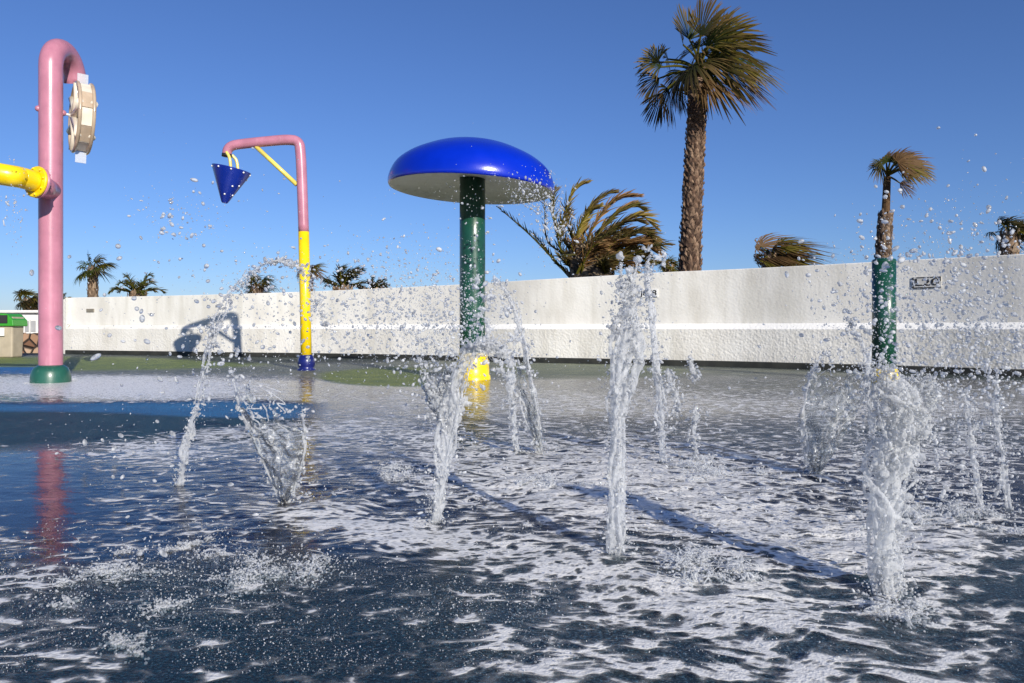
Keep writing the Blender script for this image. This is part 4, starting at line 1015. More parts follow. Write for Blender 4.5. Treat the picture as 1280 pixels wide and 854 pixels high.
low_fan(38, 376, 24, 24, 'dark bushy palm above the white house roof', 23, 0.4, 16, None, 0.2, 0.3, DGREEN, BROWN)
low_feather(78, 378, 25, 14, 'low palm tuft just right of the pink pipe above wall end', 24, 10, 0.3, 0.3, green=DGREEN)
low_fan(322, 358, 23, 22, 'dark fan palm behind the arching jet above the wall', 25, 0.2, 16, None, 0.18, 0.3, DGREEN*1.1, BROWN)
low_fan(385, 342, 23, 21, 'brown tinged fan palm directly behind the yellow post', 26, 0.4, 14, None, 0.16, 0.4, BROWN, TAN)
low_feather(428, 361, 22, 36, 'dark feather palm just right of the yellow post', 27, 20, 0.45, 0.28, green=DGREEN*1.2, tip=BROWN)
low_feather(468, 362, 22.5, 20, 'tiny palm tuft nearest the mushroom on its left', 28, 12, 0.4, 0.3, green=DGREEN, tip=BROWN)
low_fan(836, 334, 17.5, 17, 'low yellowish palm at the foot of tallest palm', 29, 0.3, 14, None, 0.14, 0.4, YGR, YGR)
low_fan(964, 322, 18, 40, 'brown windswept palm top midway between tallest and slim palms', 30, 1.0, 34, None, 0.2, 0.2, BROWN*1.0, TAN*0.7)
low_fan(1262, 292, 17, 31, 'windswept dark palm cut by the right picture edge', 31, 0.7, 24, None, 0.2, 0.3, DGREEN, BROWN*1.4)

# ------------------------------------------------------------------ water jets
def remesh(mb, voxel, disp=0.0, dscale=(105, 105, 50), smooth_it=1):
    voxel *= 0.68; disp *= 1.1
    V = np.concatenate(mb.V); F_ = []
    if mb.T: F_.append(np.concatenate(mb.T))
    if mb.Q: F_.append(np.concatenate(mb.Q))
    me = np_mesh('tmp', V, F_)
    o = bpy.data.objects.new('tmp', me); COL.objects.link(o)
    m = o.modifiers.new('r', 'REMESH'); m.mode = 'VOXEL'; m.voxel_size = voxel; m.use_smooth_shade = True
    if smooth_it:
        s = o.modifiers.new('s', 'SMOOTH'); s.iterations = smooth_it; s.factor = 0.5
    dg = bpy.context.evaluated_depsgraph_get(); dg.update()
    r = bpy.data.meshes.new_from_object(o.evaluated_get(dg)); bpy.data.objects.remove(o)
    n = len(r.vertices)
    if disp and n:
        v = np.empty(n*3, np.float32); r.vertices.foreach_get('co', v); v = v.reshape(-1, 3)
        nn = np.empty(n*3, np.float32); r.vertex_normals.foreach_get('vector', nn); nn = nn.reshape(-1, 3)
        d_ = fbm(v*np.array(dscale), 3)
        v = v + nn*(d_*disp)[:, None]
        r.vertices.foreach_set('co', v.astype(np.float32).ravel()); r.update()
    return r

def link_mesh(me, name, m, parent):
    me.materials.clear(); me.materials.append(m)
    if parent is not None: me.transform(Matrix.Translation(-parent.location))
    o = bpy.data.objects.new(name, me); COL.objects.link(o)
    if parent is not None: o.parent = parent
    return o

PATHDROPS = []
def strands(mb, path, Y, rng, n=6, rs=(0.003, 0.008), core=0.5, wob=0.35, gap=0.0, depth=0.8, f=3.0, core_to=1.0):
    """path: list of (px, py, half width px).  Strands of water wander inside the column; balls form its core."""
    u_ = Y/F
    c = catmull([(x, y, hw) for x, y, hw in path], 14)
    L_ = len(c); s = np.linspace(0, 1, L_)
    cen = np.array([tuple(P(x, y, Y)) for x, y, _ in c]); hw = np.maximum(c[:, 2], 0.5)*u_
    rs = (rs[0]*0.6, rs[1]*0.72); n = int(n*1.7); core *= 0.75
    nd = int(L_*max(3.0, hw.mean()/u_*0.9))                      # beads shed along the stream
    ii = np.array([rng.randrange(L_) for _ in range(nd)]); gg = np.array([[rng.gauss(0, 1) for _ in range(3)] for _ in range(nd)])
    pc = cen[ii] + gg*np.stack([hw[ii]*0.85+0.003, hw[ii]*0.7+0.003, hw[ii]*0+0.01], -1)
    pr_ = np.array([0.45*(4.5)**(rng.random()**2.6) for _ in range(nd)])*u_
    PATHDROPS.append((pc, pr_))
    for k in range(n):
        ph = rng.uniform(0, 100)
        a_ = vnoise(np.stack([s*f+ph, np.full(L_, k*3.7), np.zeros(L_)], -1))*4.0 + rng.uniform(0, 6.28)
        rr = np.clip(0.55+0.6*vnoise(np.stack([s*f*1.3+ph, np.full(L_, 9.1+k), np.zeros(L_)], -1)), 0.1, 1.05)
        q = cen + np.stack([np.cos(a_)*rr*hw, np.sin(a_)*rr*hw*depth, vnoise(np.stack([s*9+ph, s*0, s*0], -1))*0.003], -1)
        rad = rng.uniform(*rs)*(0.75+0.5*vnoise(np.stack([s*8+ph, s*0+5, s*0], -1)))
        rad = np.maximum(rad, 0.0016)
        i0 = 0; i1 = int(L_*rng.uniform(0.75, 1.0))
        if gap > 0:
            g = vnoise(np.stack([s*14+ph, s*0+8, s*0], -1)); on = g > (-1.2 + gap*2.0*s)
            run = []
            for i in range(i1):
                if on[i]: run.append(i)
                if (not on[i] or i == i1-1):
                    if len(run) > 2: tube(mb, q[run], rad[run], 7)
                    run = []
        elif i1 > 3: tube(mb, q[i0:i1], rad[i0:i1], 7)
    if core > 0:
        m_ = int(L_*core_to)
        for i in range(m_):
            for _ in range(2):
                off = np.array([rng.uniform(-1, 1), rng.uniform(-1, 1)*depth, rng.uniform(-1, 1)*0.5])*hw[i]*wob
                balls(mb, [cen[i]+off], [max(0.002, hw[i]*core*rng.uniform(0.6, 1.1))], ICO1)

def lump(mb, px_, py_, rpx, Y, rng, n=14, tails=True):
    u_ = Y/F; c = np.array(P(px_, py_, Y))
    for k in range(n):
        d_ = np.array([rng.gauss(0, 1), rng.gauss(0, 0.7), rng.gauss(0, 1)])*rpx*u_*0.45
        balls(mb, [c+d_], [rpx*u_*rng.uniform(0.14, 0.38)], ICO1)
        if tails and rng.random() < 0.7:
            e = c+d_*rng.uniform(1.5, 2.6)+np.array([0, 0, rng.uniform(-0.5, 0.7)*rpx*u_])
            tube(mb, catmull([c+d_*0.4, c+d_*1.1+np.array([0, 0, 0.2*rpx*u_]), e], 4), np.linspace(rpx*u_*0.12, 0.0015, 9), 6)

def sheet(left, right, Y, bulge, rng, holes=0.55, nu=46, nv=70, thick=0.0022, wav=0.006, tear=0.25):
    """thin film of water between two edge curves (px), base first"""
    l = catmull([(x, y, 0) for x, y in left], 12); r = catmull([(x, y, 0) for x, y in right], 12)
    lv = np.linspace(0, len(l)-1, nv); rv_ = np.linspace(0, len(r)-1, nv)
    def samp(c, t): i = np.clip(t.astype(int), 0, len(c)-2); f = (t-i)[:, None]; return c[i]*(1-f)+c[i+1]*f
    l = samp(l, lv); r = samp(r, rv_)
    uu = np.linspace(0, 1, nu)
    pxx = l[:, None, 0]*(1-uu)+r[:, None, 0]*uu; pyy = l[:, None, 1]*(1-uu)+r[:, None, 1]*uu
    vv = np.linspace(0, 1, nv)[:, None]*np.ones((1, nu))
    pyy = pyy - np.sin(uu*math.pi)[None]*vv*10
    ns = np.stack([uu[None]*5*np.ones((nv, 1)), vv*9, np.zeros((nv, nu))+rng.uniform(0, 50)], -1)
    Yd = Y - bulge*np.sin(uu*math.pi)[None]*np.sqrt(vv) + wav*3*vnoise(ns) + wav*vnoise(ns*3.1)
    X_ = (pxx-CX)/F*Y; Z_ = CAMH+(HZ-pyy)/F*Y
    A_ = np.stack([X_, Yd, Z_], -1)
    B_ = A_ + np.array([0, 1, 0])*(thick*(0.6+0.8*np.abs(vnoise(ns*2.3+4)))[..., None])
    keep = (0.5+0.5*vnoise(ns*np.array([1.6, 1.3, 1])+7)) > (holes*sstep(1-tear-0.35, 1.0, vv) + 0.0)
    V = np.concatenate([A_.reshape(-1, 3), B_.reshape(-1, 3)])
    n_ = nu*nv; Qd = []
    kf = keep[:-1, :-1]&keep[1:, :-1]&keep[:-1, 1:]&keep[1:, 1:]
    ii, jj = np.nonzero(kf); a0 = ii*nu+jj
    Qd = [np.stack([a0, a0+1, a0+nu+1, a0+nu], -1), np.stack([a0+n_, a0+nu+n_, a0+nu+1+n_, a0+1+n_], -1)]
    kp = np.zeros((nv+1, nu+1), bool); kp[1:nv, 1:nu] = kf
    for (di, dj, e0, e1) in ((0, -1, nu, 0), (0, 1, 1, nu+1), (-1, 0, 0, 1), (1, 0, nu+1, nu)):
        nb = kp[1+ii+di, 1+jj+dj]; a1 = a0[~nb]
        Qd.append(np.stack([a1+e0, a1+e1, a1+e1+n_, a1+e0+n_], -1))
    Qd = np.concatenate(Qd)
    used = np.unique(Qd); mp_ = np.zeros(2*n_, int); mp_[used] = np.arange(len(used))
    return V[used], mp_[Qd], A_, keep

def drop_cloud(specs, rng):
    """specs: (px, py, sx, sy, n, Y0, Y1, r px lo, hi, vx, vy)"""
    C, Rr, S = [], [], []
    for (x, y, sx, sy, n, Y0, Y1, r0, r1, *v) in specs:
        px_ = rng.normal(x, sx, n); py_ = rng.normal(y, sy, n); Yd = rng.uniform(Y0, Y1, n)
        rp = 0.75*r0*(1.25*r1/r0)**(rng.random(n)**3.0)
        c = np.stack([(px_-CX)/F*Yd, Yd, CAMH+(HZ-py_)/F*Yd], -1)
        ok = c[:, 2] > 0.012
        C.append(c[ok]); Rr.append((rp*Yd/F)[ok])
        st = rng.normal(0, 0.35, (n, 3)); 
        if v: st += np.array([v[0], 0, v[1]])*rng.uniform(0.3, 1.2, n)[:, None]
        big = (rng.random(n) < 0.05)[:, None]
        st = np.where(big, st*2.2, st)
        S.append(st[ok])
    return np.concatenate(C), np.concatenate(Rr), np.concatenate(S)
def drops_obj(name, specs, seed, parent=None, label=None, cat=None):
    C, Rr, S = drop_cloud(specs, np.random.default_rng(seed))
    if parent is not None:
        for pc, pr_ in PATHDROPS:
            C = np.vstack([C, pc]); Rr = np.concatenate([Rr, pr_]); S = np.vstack([S, np.random.default_rng(seed).normal(0, 0.5, pc.shape)])
        PATHDROPS.clear()
    C[:, 2] = np.maximum(C[:, 2], 0.012)
    mb = MB(); big = Rr/C[:, 1]*F > 1.3
    balls(mb, C[~big], Rr[~big], ICO1, S[~big])
    if big.any(): balls(mb, C[big], Rr[big], ICO2, S[big])
    o = mb.build(name, M_drop, parent)
    o['kind'] = 'stuff'
    if label: tag(o, label, cat)
    return o
    mb = MB(); o = mb.build(name, M_drop, parent)
    o['kind'] = 'stuff'
    if label: tag(o, label, cat)
    return o

JG = 'water jets rising from the floor'
def jet(px_, py_, label): 
    return empty('water_jet', G(px_, py_), label, 'water jet', JG)
def Yg(py_): return CAMH*F/(py_-HZ)

# slanted thin jet at left that arcs over to the right
rng = random.Random(41); Y = Yg(610); rt = jet(222, 610, 'thin slanted jet at far left whose top arcs over rightward')
mb = MB(); strands(mb, [(222, 611, 5), (228, 580, 5.5), (236, 545, 6), (247, 505, 6)], Y, rng, 7, (0.004, 0.009), 0.55)
strands(mb, [(247, 505, 6), (256, 465, 6), (266, 425, 8), (278, 392, 9), (296, 362, 8), (318, 340, 6), (346, 326, 6), (372, 333, 7), (388, 352, 5), (398, 385, 5), (412, 412, 3)], Y, rng, 3, (0.003, 0.008), 0.0, gap=0.75)
for q in ((262, 440, 7), (272, 410, 8), (298, 360, 8), (318, 342, 6), (345, 327, 8), (360, 330, 6), (376, 338, 6)): lump(mb, *q, Y, rng, 8)
link_mesh(remesh(mb, 0.0036, 0.0025), 'stream', M_jet, rt)
drops_obj('droplets', [(262, 430, 20, 50, 130, Y-0.1, Y+0.1, 0.6, 3.2), (340, 345, 40, 18, 90, Y-0.1, Y+0.1, 0.6, 3)], 1, rt)

# V-shaped fan at left
rng = random.Random(42); Y = Yg(632); rt = jet(356, 632, 'clear V shaped water fan in front of the yellow post')
left = [(354, 632), (338, 598), (318, 553), (300, 512), (291, 470)]; right = [(358, 632), (371, 604), (379, 575), (381, 545), (376, 505)]
V, Qd, A_, kp = sheet(left, right, Y, 0.05, rng, 0.9, tear=0.15)
mb = MB(); mb.add(V, quads=Qd); mb.build('sheet', M_sheet, rt)
mb = MB(); strands(mb, [(x, y, 3) for x, y in left], Y, rng, 4, (0.003, 0.006), 0.5, gap=0.15); strands(mb, [(x, y, 2.5) for x, y in right], Y, rng, 3, (0.0025, 0.005), 0.45, gap=0.3)
for k in range(16):
    v0 = rng.randint(30, 62); u0 = rng.randint(4, 40); q = [A_[min(69, v0+i), max(0, min(45, u0+int(i*rng.uniform(-1.4, 1.4))))] for i in range(0, 9, 2)]
    tube(mb, catmull(q, 3), 0.0022, 6)
for q in ((300, 500, 7), (292, 470, 8), (318, 520, 6), (340, 505, 6), (362, 515, 6), (378, 520, 6), (310, 450, 7)): lump(mb, *q, Y, rng, 7)
link_mesh(remesh(mb, 0.0032, 0.002), 'stream', M_jet, rt)
drops_obj('droplets', [(300, 455, 18, 36, 170, Y-0.1, Y+0.1, 0.5, 3.0), (345, 515, 24, 24, 110, Y-0.08, Y+0.08, 0.5, 2.4), (395, 610, 22, 14, 60, Y-0.1, Y+0.1, 0.6, 2.4)], 2, rt)

# jet in front of the mushroom
rng = random.Random(43); Y = Yg(656); rt = jet(543, 656, 'bushy jet breaking apart in front of the mushroom pole')
mb = MB(); strands(mb, [(543, 657, 7), (546, 625, 9), (553, 575, 12), (562, 525, 14), (572, 480, 13), (584, 448, 11), (598, 430, 12), (616, 432, 12), (632, 448, 9)], Y, rng, 12, (0.004, 0.010), 0.38, gap=0.12)
strands(mb, [(560, 530, 8), (545, 500, 8), (532, 470, 7), (524, 440, 4)], Y, rng, 4, (0.002, 0.005), 0.0, gap=0.5)
for q in ((580, 452, 13), (600, 434, 15), (620, 438, 14), (640, 450, 10), (606, 410, 9), (645, 425, 8), (598, 352, 7), (575, 500, 12), (640, 470, 8)): lump(mb, *q, Y, rng, 13)
link_mesh(remesh(mb, 0.0036, 0.0028), 'stream', M_jet, rt)
V, Qd, A_, kp = sheet([(556, 540), (540, 515), (526, 485), (522, 450), (528, 420)], [(560, 540), (566, 510), (570, 480), (574, 450), (572, 425)], Y+0.05, 0.03, rng, 1.1, tear=0.45, wav=0.008)
mb = MB(); mb.add(V, quads=Qd); mb.build('sheet', M_sheet, rt)
drops_obj('droplets', [(545, 465, 22, 40, 420, Y-0.12, Y+0.12, 0.5, 2.4), (600, 410, 40, 40, 260, Y-0.15, Y+0.15, 0.5, 3.2), (556, 560, 16, 50, 120, Y-0.05, Y+0.05, 0.5, 2)], 3, rt)

# tall crooked jet right of the mushroom pole
rng = random.Random(44); Y = Yg(568); rt = jet(675, 568, 'narrow lacy jet fan right of the mushroom pole')
left = [(673, 568), (662, 535), (652, 500), (640, 460), (628, 415)]; right = [(678, 568), (676, 540), (668, 495), (660, 450), (650, 400)]
V, Qd, A_, kp = sheet(left, right, Y, 0.05, rng, 0.9, tear=0.4)
mb = MB(); mb.add(V, quads=Qd); mb.build('sheet', M_sheet, rt)
mb = MB(); strands(mb, [(676, 568, 4), (674, 535, 4), (667, 490, 4), (658, 445, 5), (648, 400, 5), (636, 370, 5), (622, 350, 6)], Y, rng, 5, (0.003, 0.008), 0.35, gap=0.3)
strands(mb, [(673, 568, 3), (660, 530, 4), (648, 495, 4), (634, 470, 6), (622, 462, 7)], Y, rng, 4, (0.003, 0.007), 0.3, gap=0.3)
strands(mb, [(663, 585, 2.5), (651, 570, 3), (643, 545, 4), (640, 510, 5), (634, 480, 7)], Y, rng, 4, (0.004, 0.008), 0.5)
for q in ((618, 352, 9), (612, 372, 10), (630, 385, 8), (600, 395, 9), (640, 480, 9), (630, 452, 11)): lump(mb, *q, Y, rng, 10)
link_mesh(remesh(mb, 0.0042, 0.003), 'stream', M_jet, rt)
drops_obj('droplets', [(615, 375, 18, 28, 120, Y-0.15, Y+0.15, 0.6, 3), (665, 470, 16, 50, 130, Y-0.1, Y+0.1, 0.5, 2.4)], 4, rt)

# tall column right of centre
rng = random.Random(45); Y = Yg(697); rt = jet(772, 697, 'tall white column jet right of centre with ragged crown')
mb = MB(); strands(mb, [(772, 699, 11), (770, 665, 11), (771, 620, 10), (770, 570, 10), (769, 520, 11), (772, 470, 13), (778, 430, 15), (784, 395, 15), (786, 365, 13)], Y, rng, 14, (0.004, 0.011), 0.42)
strands(mb, [(778, 520, 5), (788, 485, 6), (797, 450, 7), (798, 420, 7), (790, 395, 7), (786, 370, 8)], Y, rng, 6, (0.005, 0.010), 0.5)
for (xa, ya, xb, yb, rr_) in ((778, 365, 775, 322, 5), (790, 362, 797, 326, 5), (784, 365, 786, 340, 5), (772, 400, 766, 412, 5)):
    strands(mb, [(xa, ya, 4), ((xa+xb)/2, (ya+yb)/2, 2), (xb, yb, 1.5)], Y, rng, 2, (0.003, 0.005), 0.6); balls(mb, [tuple(P(xb, yb-2, Y))], [rr_*Y/F], ICO2)
for q in ((784, 368, 15), (780, 385, 15), (772, 420, 12), (796, 440, 8), (766, 412, 8)): lump(mb, *q, Y, rng, 10, False)
link_mesh(remesh(mb, 0.0032, 0.0028), 'stream', M_jet, rt)
drops_obj('droplets', [(785, 380, 18, 36, 70, Y-0.06, Y+0.06, 0.6, 3.0), (775, 560, 12, 90, 130, Y-0.05, Y+0.05, 0.5, 2.0), (782, 690, 14, 14, 50, Y-0.05, Y+0.05, 0.5, 2.4)], 5, rt)

# slimmer column behind it
rng = random.Random(46); Y = Yg(580); rt = jet(829, 580, 'slim wavy jet close behind the tall white column')
mb = MB(); strands(mb, [(829, 581, 6), (827, 545, 8), (825, 505, 8), (821, 465, 6), (817, 425, 5), (813, 385, 5), (809, 350, 4), (812, 320, 4)], Y, rng, 8, (0.004, 0.010), 0.45)
strands(mb, [(842, 520, 3), (848, 510, 4), (846, 495, 4), (838, 480, 7), (836, 465, 5)], Y, rng, 4, (0.004, 0.009), 0.5)
for (x_, y_, r_) in ((811, 312, 7), (826, 320, 8), (828, 330, 6), (838, 488, 10), (843, 535, 7), (812, 345, 6)): lump(mb, x_, y_, r_, Y, rng, 9, True)
link_mesh(remesh(mb, 0.0042, 0.0032), 'stream', M_jet, rt)
drops_obj('droplets', [(832, 470, 14, 70, 90, Y-0.08, Y+0.08, 0.6, 2.6), (822, 330, 12, 12, 24, Y-0.05, Y+0.05, 0.8, 3)], 6, rt)

# short broken streak
rng = random.Random(47); Y = Yg(578); rt = jet(870, 578, 'short broken water streak right of the slim wavy jet')
mb = MB(); strands(mb, [(870, 578, 2), (869, 560, 3), (867, 540, 3), (868, 520, 4), (870, 508, 2)], Y, rng, 4, (0.003, 0.007), 0.5)
strands(mb, [(869, 476, 2), (867, 466, 5), (864, 455, 4), (862, 448, 1)], Y, rng, 3, (0.004, 0.008), 0.6)
lump(mb, 867, 515, 5, Y, rng, 6)
link_mesh(remesh(mb, 0.0042, 0.002), 'stream', M_jet, rt)
drops_obj('droplets', [(868, 520, 8, 40, 40, Y-0.05, Y+0.05, 0.6, 2.6)], 7, rt)

# glassy dome sheet at right
rng = random.Random(48); Y = Yg(597); rt = jet(1019, 597, 'glassy bulging water sheet left of the short green post')
left = [(1017, 597), (1008, 570), (1005, 530), (1008, 490), (1018, 458), (1034, 440)]; right = [(1023, 597), (1040, 570), (1058, 540), (1074, 505), (1080, 470), (1078, 440)]
V, Qd, A_, kp = sheet(left, right, Y, 0.07, rng, 0.85, tear=0.3, wav=0.008)
mb = MB(); mb.add(V, quads=Qd); mb.build('sheet', M_sheet, rt)
mb = MB(); strands(mb, [(x, y, 4.5) for x, y in left], Y, rng, 5, (0.003, 0.008), 0.4, gap=0.2); strands(mb, [(1019, 597, 4), (1026, 580, 5), (1034, 560, 4)], Y, rng, 3, (0.003, 0.006), 0.4)
strands(mb, [(1078, 505, 3), (1085, 475, 4), (1080, 440, 4), (1070, 415, 3), (1058, 400, 2)], Y, rng, 4, (0.003, 0.007), 0.3, gap=0.3)
for k in range(18):
    v0 = rng.randint(25, 62); u0 = rng.randint(4, 40); q = [A_[min(69, v0+i), max(0, min(45, u0+int(i*rng.uniform(-1.6, 1.6))))] for i in range(0, 9, 2)]
    tube(mb, catmull(q, 3), 0.0024, 6)
link_mesh(remesh(mb, 0.004, 0.0025), 'stream', M_jet, rt)
drops_obj('droplets', [(1045, 480, 28, 45, 280, Y-0.1, Y+0.1, 0.5, 2.4), (1060, 400, 26, 40, 140, Y-0.1, Y+0.1, 0.6, 3)], 8, rt)

# thick near jet
rng = random.Random(49); Y = Yg(746); rt = jet(1110, 746, 'thickest frothy jet in the right foreground before the green post')
mb = MB(); strands(mb, [(1110, 748, 17), (1109, 715, 19), (1110, 670, 24), (1111, 620, 29), (1114, 570, 32), (1120, 530, 32), (1118, 500, 28), (1108, 475, 18), (1100, 455, 8)], Y, rng, 18, (0.004, 0.010), 0.22, wob=0.9, gap=0.15)
strands(mb, [(1140, 560, 6), (1155, 525, 7), (1166, 495, 6), (1162, 478, 5), (1148, 470, 5)], Y, rng, 5, (0.004, 0.008), 0.3, gap=0.2)
strands(mb, [(1092, 540, 4), (1086, 500, 4), (1084, 465, 4), (1090, 430, 3)], Y, rng, 4, (0.003, 0.007), 0.3, gap=0.4)
strands(mb, [(1112, 600, 22), (1122, 560, 26), (1136, 520, 27), (1146, 492, 22), (1150, 474, 12)], Y, rng, 10, (0.003, 0.007), 0.0, gap=0.45)
for q in ((1110, 480, 14), (1158, 480, 9), (1105, 508, 14), (1100, 455, 8)): lump(mb, *q, Y, rng, 9)
link_mesh(remesh(mb, 0.0034, 0.003), 'stream', M_jet, rt)
drops_obj('droplets', [(1120, 540, 34, 60, 300, Y-0.1, Y+0.08, 0.4, 1.8), (1112, 690, 24, 50, 140, Y-0.06, Y+0.06, 0.5, 2.2)], 9, rt)

# two loose falling streams at far right
rng = random.Random(50); Y = Yg(640); rt = jet(1222, 640, 'loose falling stream in the spray near the right edge')
mb = MB(); strands(mb, [(1228, 640, 5), (1222, 600, 6), (1216, 560, 6), (1212, 520, 6), (1208, 485, 4)], Y, rng, 6, (0.002, 0.006), 0.12, gap=0.5)
strands(mb, [(1262, 640, 5), (1256, 600, 6), (1250, 540, 5), (1246, 500, 4), (1245, 470, 3)], Y, rng, 5, (0.002, 0.006), 0.1, gap=0.6)
link_mesh(remesh(mb, 0.0036, 0.002), 'stream', M_jet, rt)
drops_obj('droplets', [(1235, 560, 26, 60, 320, Y-0.15, Y+0.15, 0.6, 3.4)], 10, rt)

# ------------------------------------------------------------------ splashes where water lands
def splash(px_, py_, wpx, hpx, label, seed, n=60):
    rng = random.Random(seed); Y = Yg(py_); u_ = Y/F; c = np.array(G(px_, py_)); mb = MB()
    cl = [(rng.gauss(0, 0.45), rng.gauss(0, 0.45), rng.uniform(0.35, 1)) for _ in range(9)]     # where single drops hit
    W = wpx*u_
    for k in range(n*5):
        cx_, cy_, hh = cl[rng.randrange(9)]
        a_ = rng.uniform(0, 6.28); rr = abs(rng.gauss(0.10, 0.2))*W
        b_ = c+np.array([cx_*W+math.cos(a_)*rr, cy_*W*1.5+math.sin(a_)*rr, 0.006])
        h_ = 0.75*hpx*u_*hh*rng.random()**1.8; o_ = np.array([math.cos(a_), math.sin(a_), 0])*(h_*rng.uniform(0.2, 1.0)+0.004)
        r0 = rng.uniform(0.0012, 0.0032)
        if rng.random() < 0.6:
            s0_ = b_+np.array([0, 0, h_*rng.random()*0.8]); l_ = 0.006+0.9*h_*rng.random()
            v_ = lambda: np.array([rng.gauss(0, 0.6), rng.gauss(0, 0.6), rng.uniform(-0.35, 0.6)])*l_
            q = catmull([s0_, s0_+v_()*0.6, s0_+v_(), s0_+v_()*1.3], 4); q[:, 2] = np.maximum(q[:, 2], 0.006)
            tube(mb, q, np.linspace(r0*0.9, 0.0006, len(q)), 5)
        nb_ = rng.randint(1, 3)
        balls(mb, [b_+o_*rng.uniform(0.3, 1.8)+np.array([rng.gauss(0, 0.012), rng.gauss(0, 0.012), h_*rng.uniform(0.1, 1.3)]) for _ in range(nb_)], [rng.uniform(0.0008, 0.0034) for _ in range(nb_)], ICO1)
    for (cx_, cy_, hh) in cl:      # ragged low rims of the little craters
        for _ in range(3):
            a0 = rng.uniform(0, 6.28); rr = rng.uniform(0.05, 0.22)*W; a1 = a0+rng.uniform(0.7, 2.2)
            q = [c+np.array([cx_*W+math.cos(t_)*rr*rng.uniform(0.9, 1.1), cy_*W*1.5+math.sin(t_)*rr, 0.008+rng.random()*0.4*hpx*u_*hh]) for t_ in np.linspace(a0, a1, 5)]
            q = catmull(q, 4); tube(mb, q, [rng.uniform(0.0012, 0.004) for _ in q], 5)
    o = mb.build('splash', M_jet); tag(o, label, 'splash', 'splashes on the wet floor')
splash(888, 715, 62, 42, 'large ragged splash between tall column jet and thickest jet', 61, 110)
splash(676, 607, 40, 22, 'small low splash below the lacy fan beside the mushroom', 62, 60)
splash(892, 592, 56, 22, 'wide low splash right of the slim wavy jet', 63, 80)
splash(1140, 650, 34, 22, 'splash tucked right behind the thickest jet', 64, 60)
splash(1232, 655, 46, 30, 'splash under loose falling stream at right edge', 65, 90)
splash(1125, 765, 46, 26, 'splash around the foot of the thickest jet', 66, 60)
splash(320, 725, 95, 22, 'broad prickly splash in the lower left foreground', 67, 150)
splash(140, 725, 60, 20, 'small prickly splash nearest the lower left corner', 68, 70)
splash(500, 592, 46, 16, 'low splash left of the bushy jet', 69, 60)
splash(225, 688, 22, 16, 'tiny splash of beads below thin slanted jet', 70, 24)
splash(145, 815, 30, 12, 'little splash low in the bottom left corner', 71, 24)
splash(62, 478, 36, 6, 'white churn around the green foot of pink pipe', 72, 60)

# ------------------------------------------------------------------ airborne spray (nobody could count it)
drops_obj('water_spray', [(225, 275, 28, 22, 150, 3.0, 4.2, 0.6, 2.6), (255, 300, 70, 60, 220, 3.0, 4.5, 0.4, 1.6), (200, 400, 70, 40, 160, 2.6, 3.6, 0.6, 3.6), (340, 385, 40, 30, 120, 2.6, 3.6, 0.6, 2.6)], 101, None, 'scattered spray of drops over the left end of the wall', 'spray')
drops_obj('water_spray', [(430, 400, 60, 32, 900, 2.4, 4.0, 0.5, 2.0), (520, 390, 45, 35, 2000, 2.4, 4.0, 0.45, 2.0), (560, 410, 35, 35, 1000, 2.4, 3.6, 0.45, 2.2), (490, 330, 45, 22, 420, 3.0, 4.0, 0.4, 1.6), (450, 440, 60, 20, 200, 2.4, 3.6, 0.5, 2.2)], 102, None, 'dense fine spray between yellow post and mushroom pole', 'spray')
drops_obj('water_spray', [(592, 330, 14, 60, 200, 4.0, 8.3, 0.5, 1.9), (660, 242, 20, 13, 320, 6.9, 7.9, 0.5, 1.8, 0.3, -0.6), (690, 272, 13, 22, 420, 7.4, 8.6, 0.5, 1.8, 0.4, -0.8), (705, 310, 18, 24, 60, 7.4, 8.6, 0.4, 1.4), (560, 240, 40, 10, 60, 7.8, 8.4, 0.4, 1.0)], 103, None, 'drops falling from the mushroom rim on its right side', 'spray')
drops_obj('water_spray', [(1190, 390, 60, 60, 2600, 1.9, 3.4, 0.5, 2.8), (1110, 380, 50, 50, 900, 1.9, 3.2, 0.5, 3.2), (1240, 470, 40, 60, 1500, 1.9, 3.2, 0.5, 3.0), (1180, 540, 50, 60, 900, 1.7, 2.6, 0.5, 3.0), (1095, 310, 26, 20, 46, 1.9, 2.6, 0.8, 5.0), (1210, 290, 55, 32, 110, 1.9, 2.8, 0.6, 3.2), (1270, 350, 30, 50, 300, 1.9, 3, 0.5, 3)], 104, None, 'dense cloud of drops around green post and right edge', 'spray')
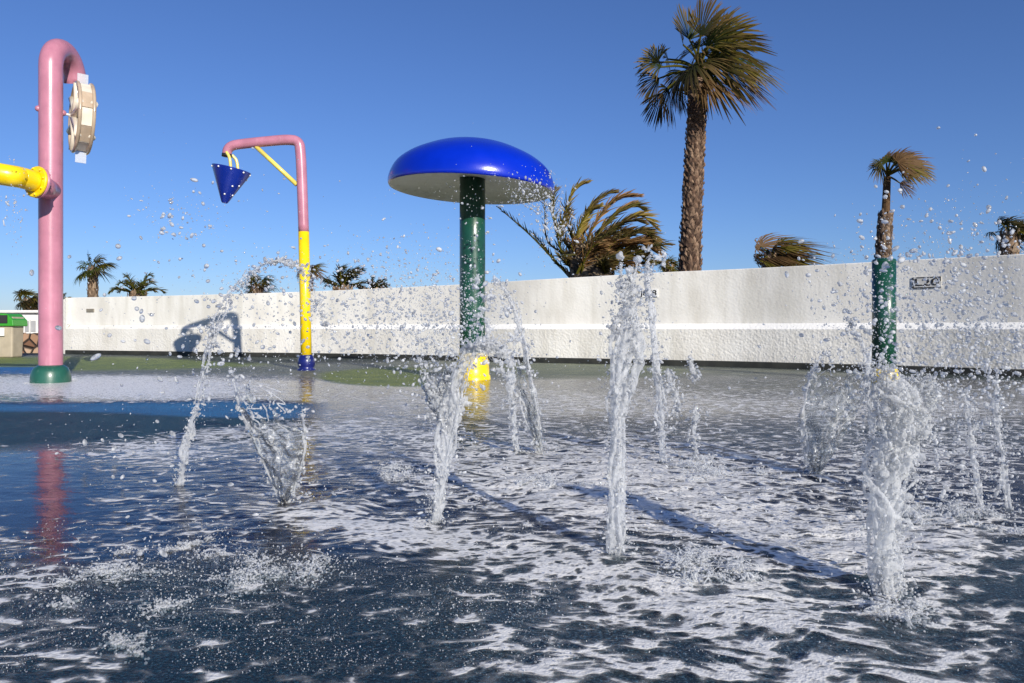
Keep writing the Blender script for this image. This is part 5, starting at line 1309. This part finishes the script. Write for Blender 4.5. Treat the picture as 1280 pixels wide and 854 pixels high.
drops_obj('water_spray', [(18, 262, 8, 26, 90, 7.2, 7.7, 0.5, 1.6, -0.1, -1.0)], 105, None, 'thin shower falling under the yellow side pipe', 'spray')
drops_obj('water_spray', [(300, 740, 110, 34, 1300, 1.55, 2.05, 0.35, 1.4), (420, 770, 120, 40, 1200, 1.4, 1.8, 0.25, 0.9), (120, 740, 70, 40, 500, 1.5, 2.0, 0.4, 1.4), (185, 690, 16, 12, 26, 1.8, 2.1, 1.0, 5.0), (220, 600, 60, 40, 80, 2.2, 2.9, 0.7, 3.0), (140, 550, 60, 30, 60, 2.8, 3.6, 0.7, 3.2)], 106, None, 'low beads of water hopping over dark floor at lower left', 'spray')
drops_obj('water_spray', [(640, 600, 150, 40, 700, 2.0, 3.4, 0.4, 1.8), (880, 640, 110, 50, 700, 1.8, 3.0, 0.4, 2.0), (1120, 680, 110, 50, 700, 1.6, 2.6, 0.4, 2.4), (700, 500, 160, 40, 260, 2.6, 4.0, 0.4, 1.8)], 107, None, 'low beads of water hopping between the jets', 'spray')

def floor_beads(name, x0, x1, y0, y1, n, r0, r1, label, seed):
    g = np.random.default_rng(seed); px_ = g.uniform(x0, x1, n); py_ = g.uniform(y0, y1, n)
    Yd = CAMH*F/(py_-HZ); nn = fbm(np.stack([px_/90, py_/40, px_*0], -1), 3)
    ok = nn > g.uniform(-0.9, 0.5, n); px_, Yd = px_[ok], Yd[ok]; m_ = len(Yd)
    rp = r0*(r1/r0)**(g.random(m_)**2)
    C = np.stack([(px_-CX)/F*Yd, Yd, 0.008+0.03*g.random(m_)**3], -1)
    mb = MB(); balls(mb, C, rp*Yd/F, ICO1, g.normal(0, 0.5, (m_, 3))); o = mb.build(name, M_drop); tag(o, label, 'droplets', None, 'stuff')
floor_beads('water_beads', 0, 700, 660, 850, 14000, 0.22, 0.95, 'tiny beads of water over the dark foreground floor at left', 201)
floor_beads('water_beads', 560, 1280, 560, 850, 7000, 0.25, 1.0, 'tiny beads of water over the foamy foreground floor at right', 202)
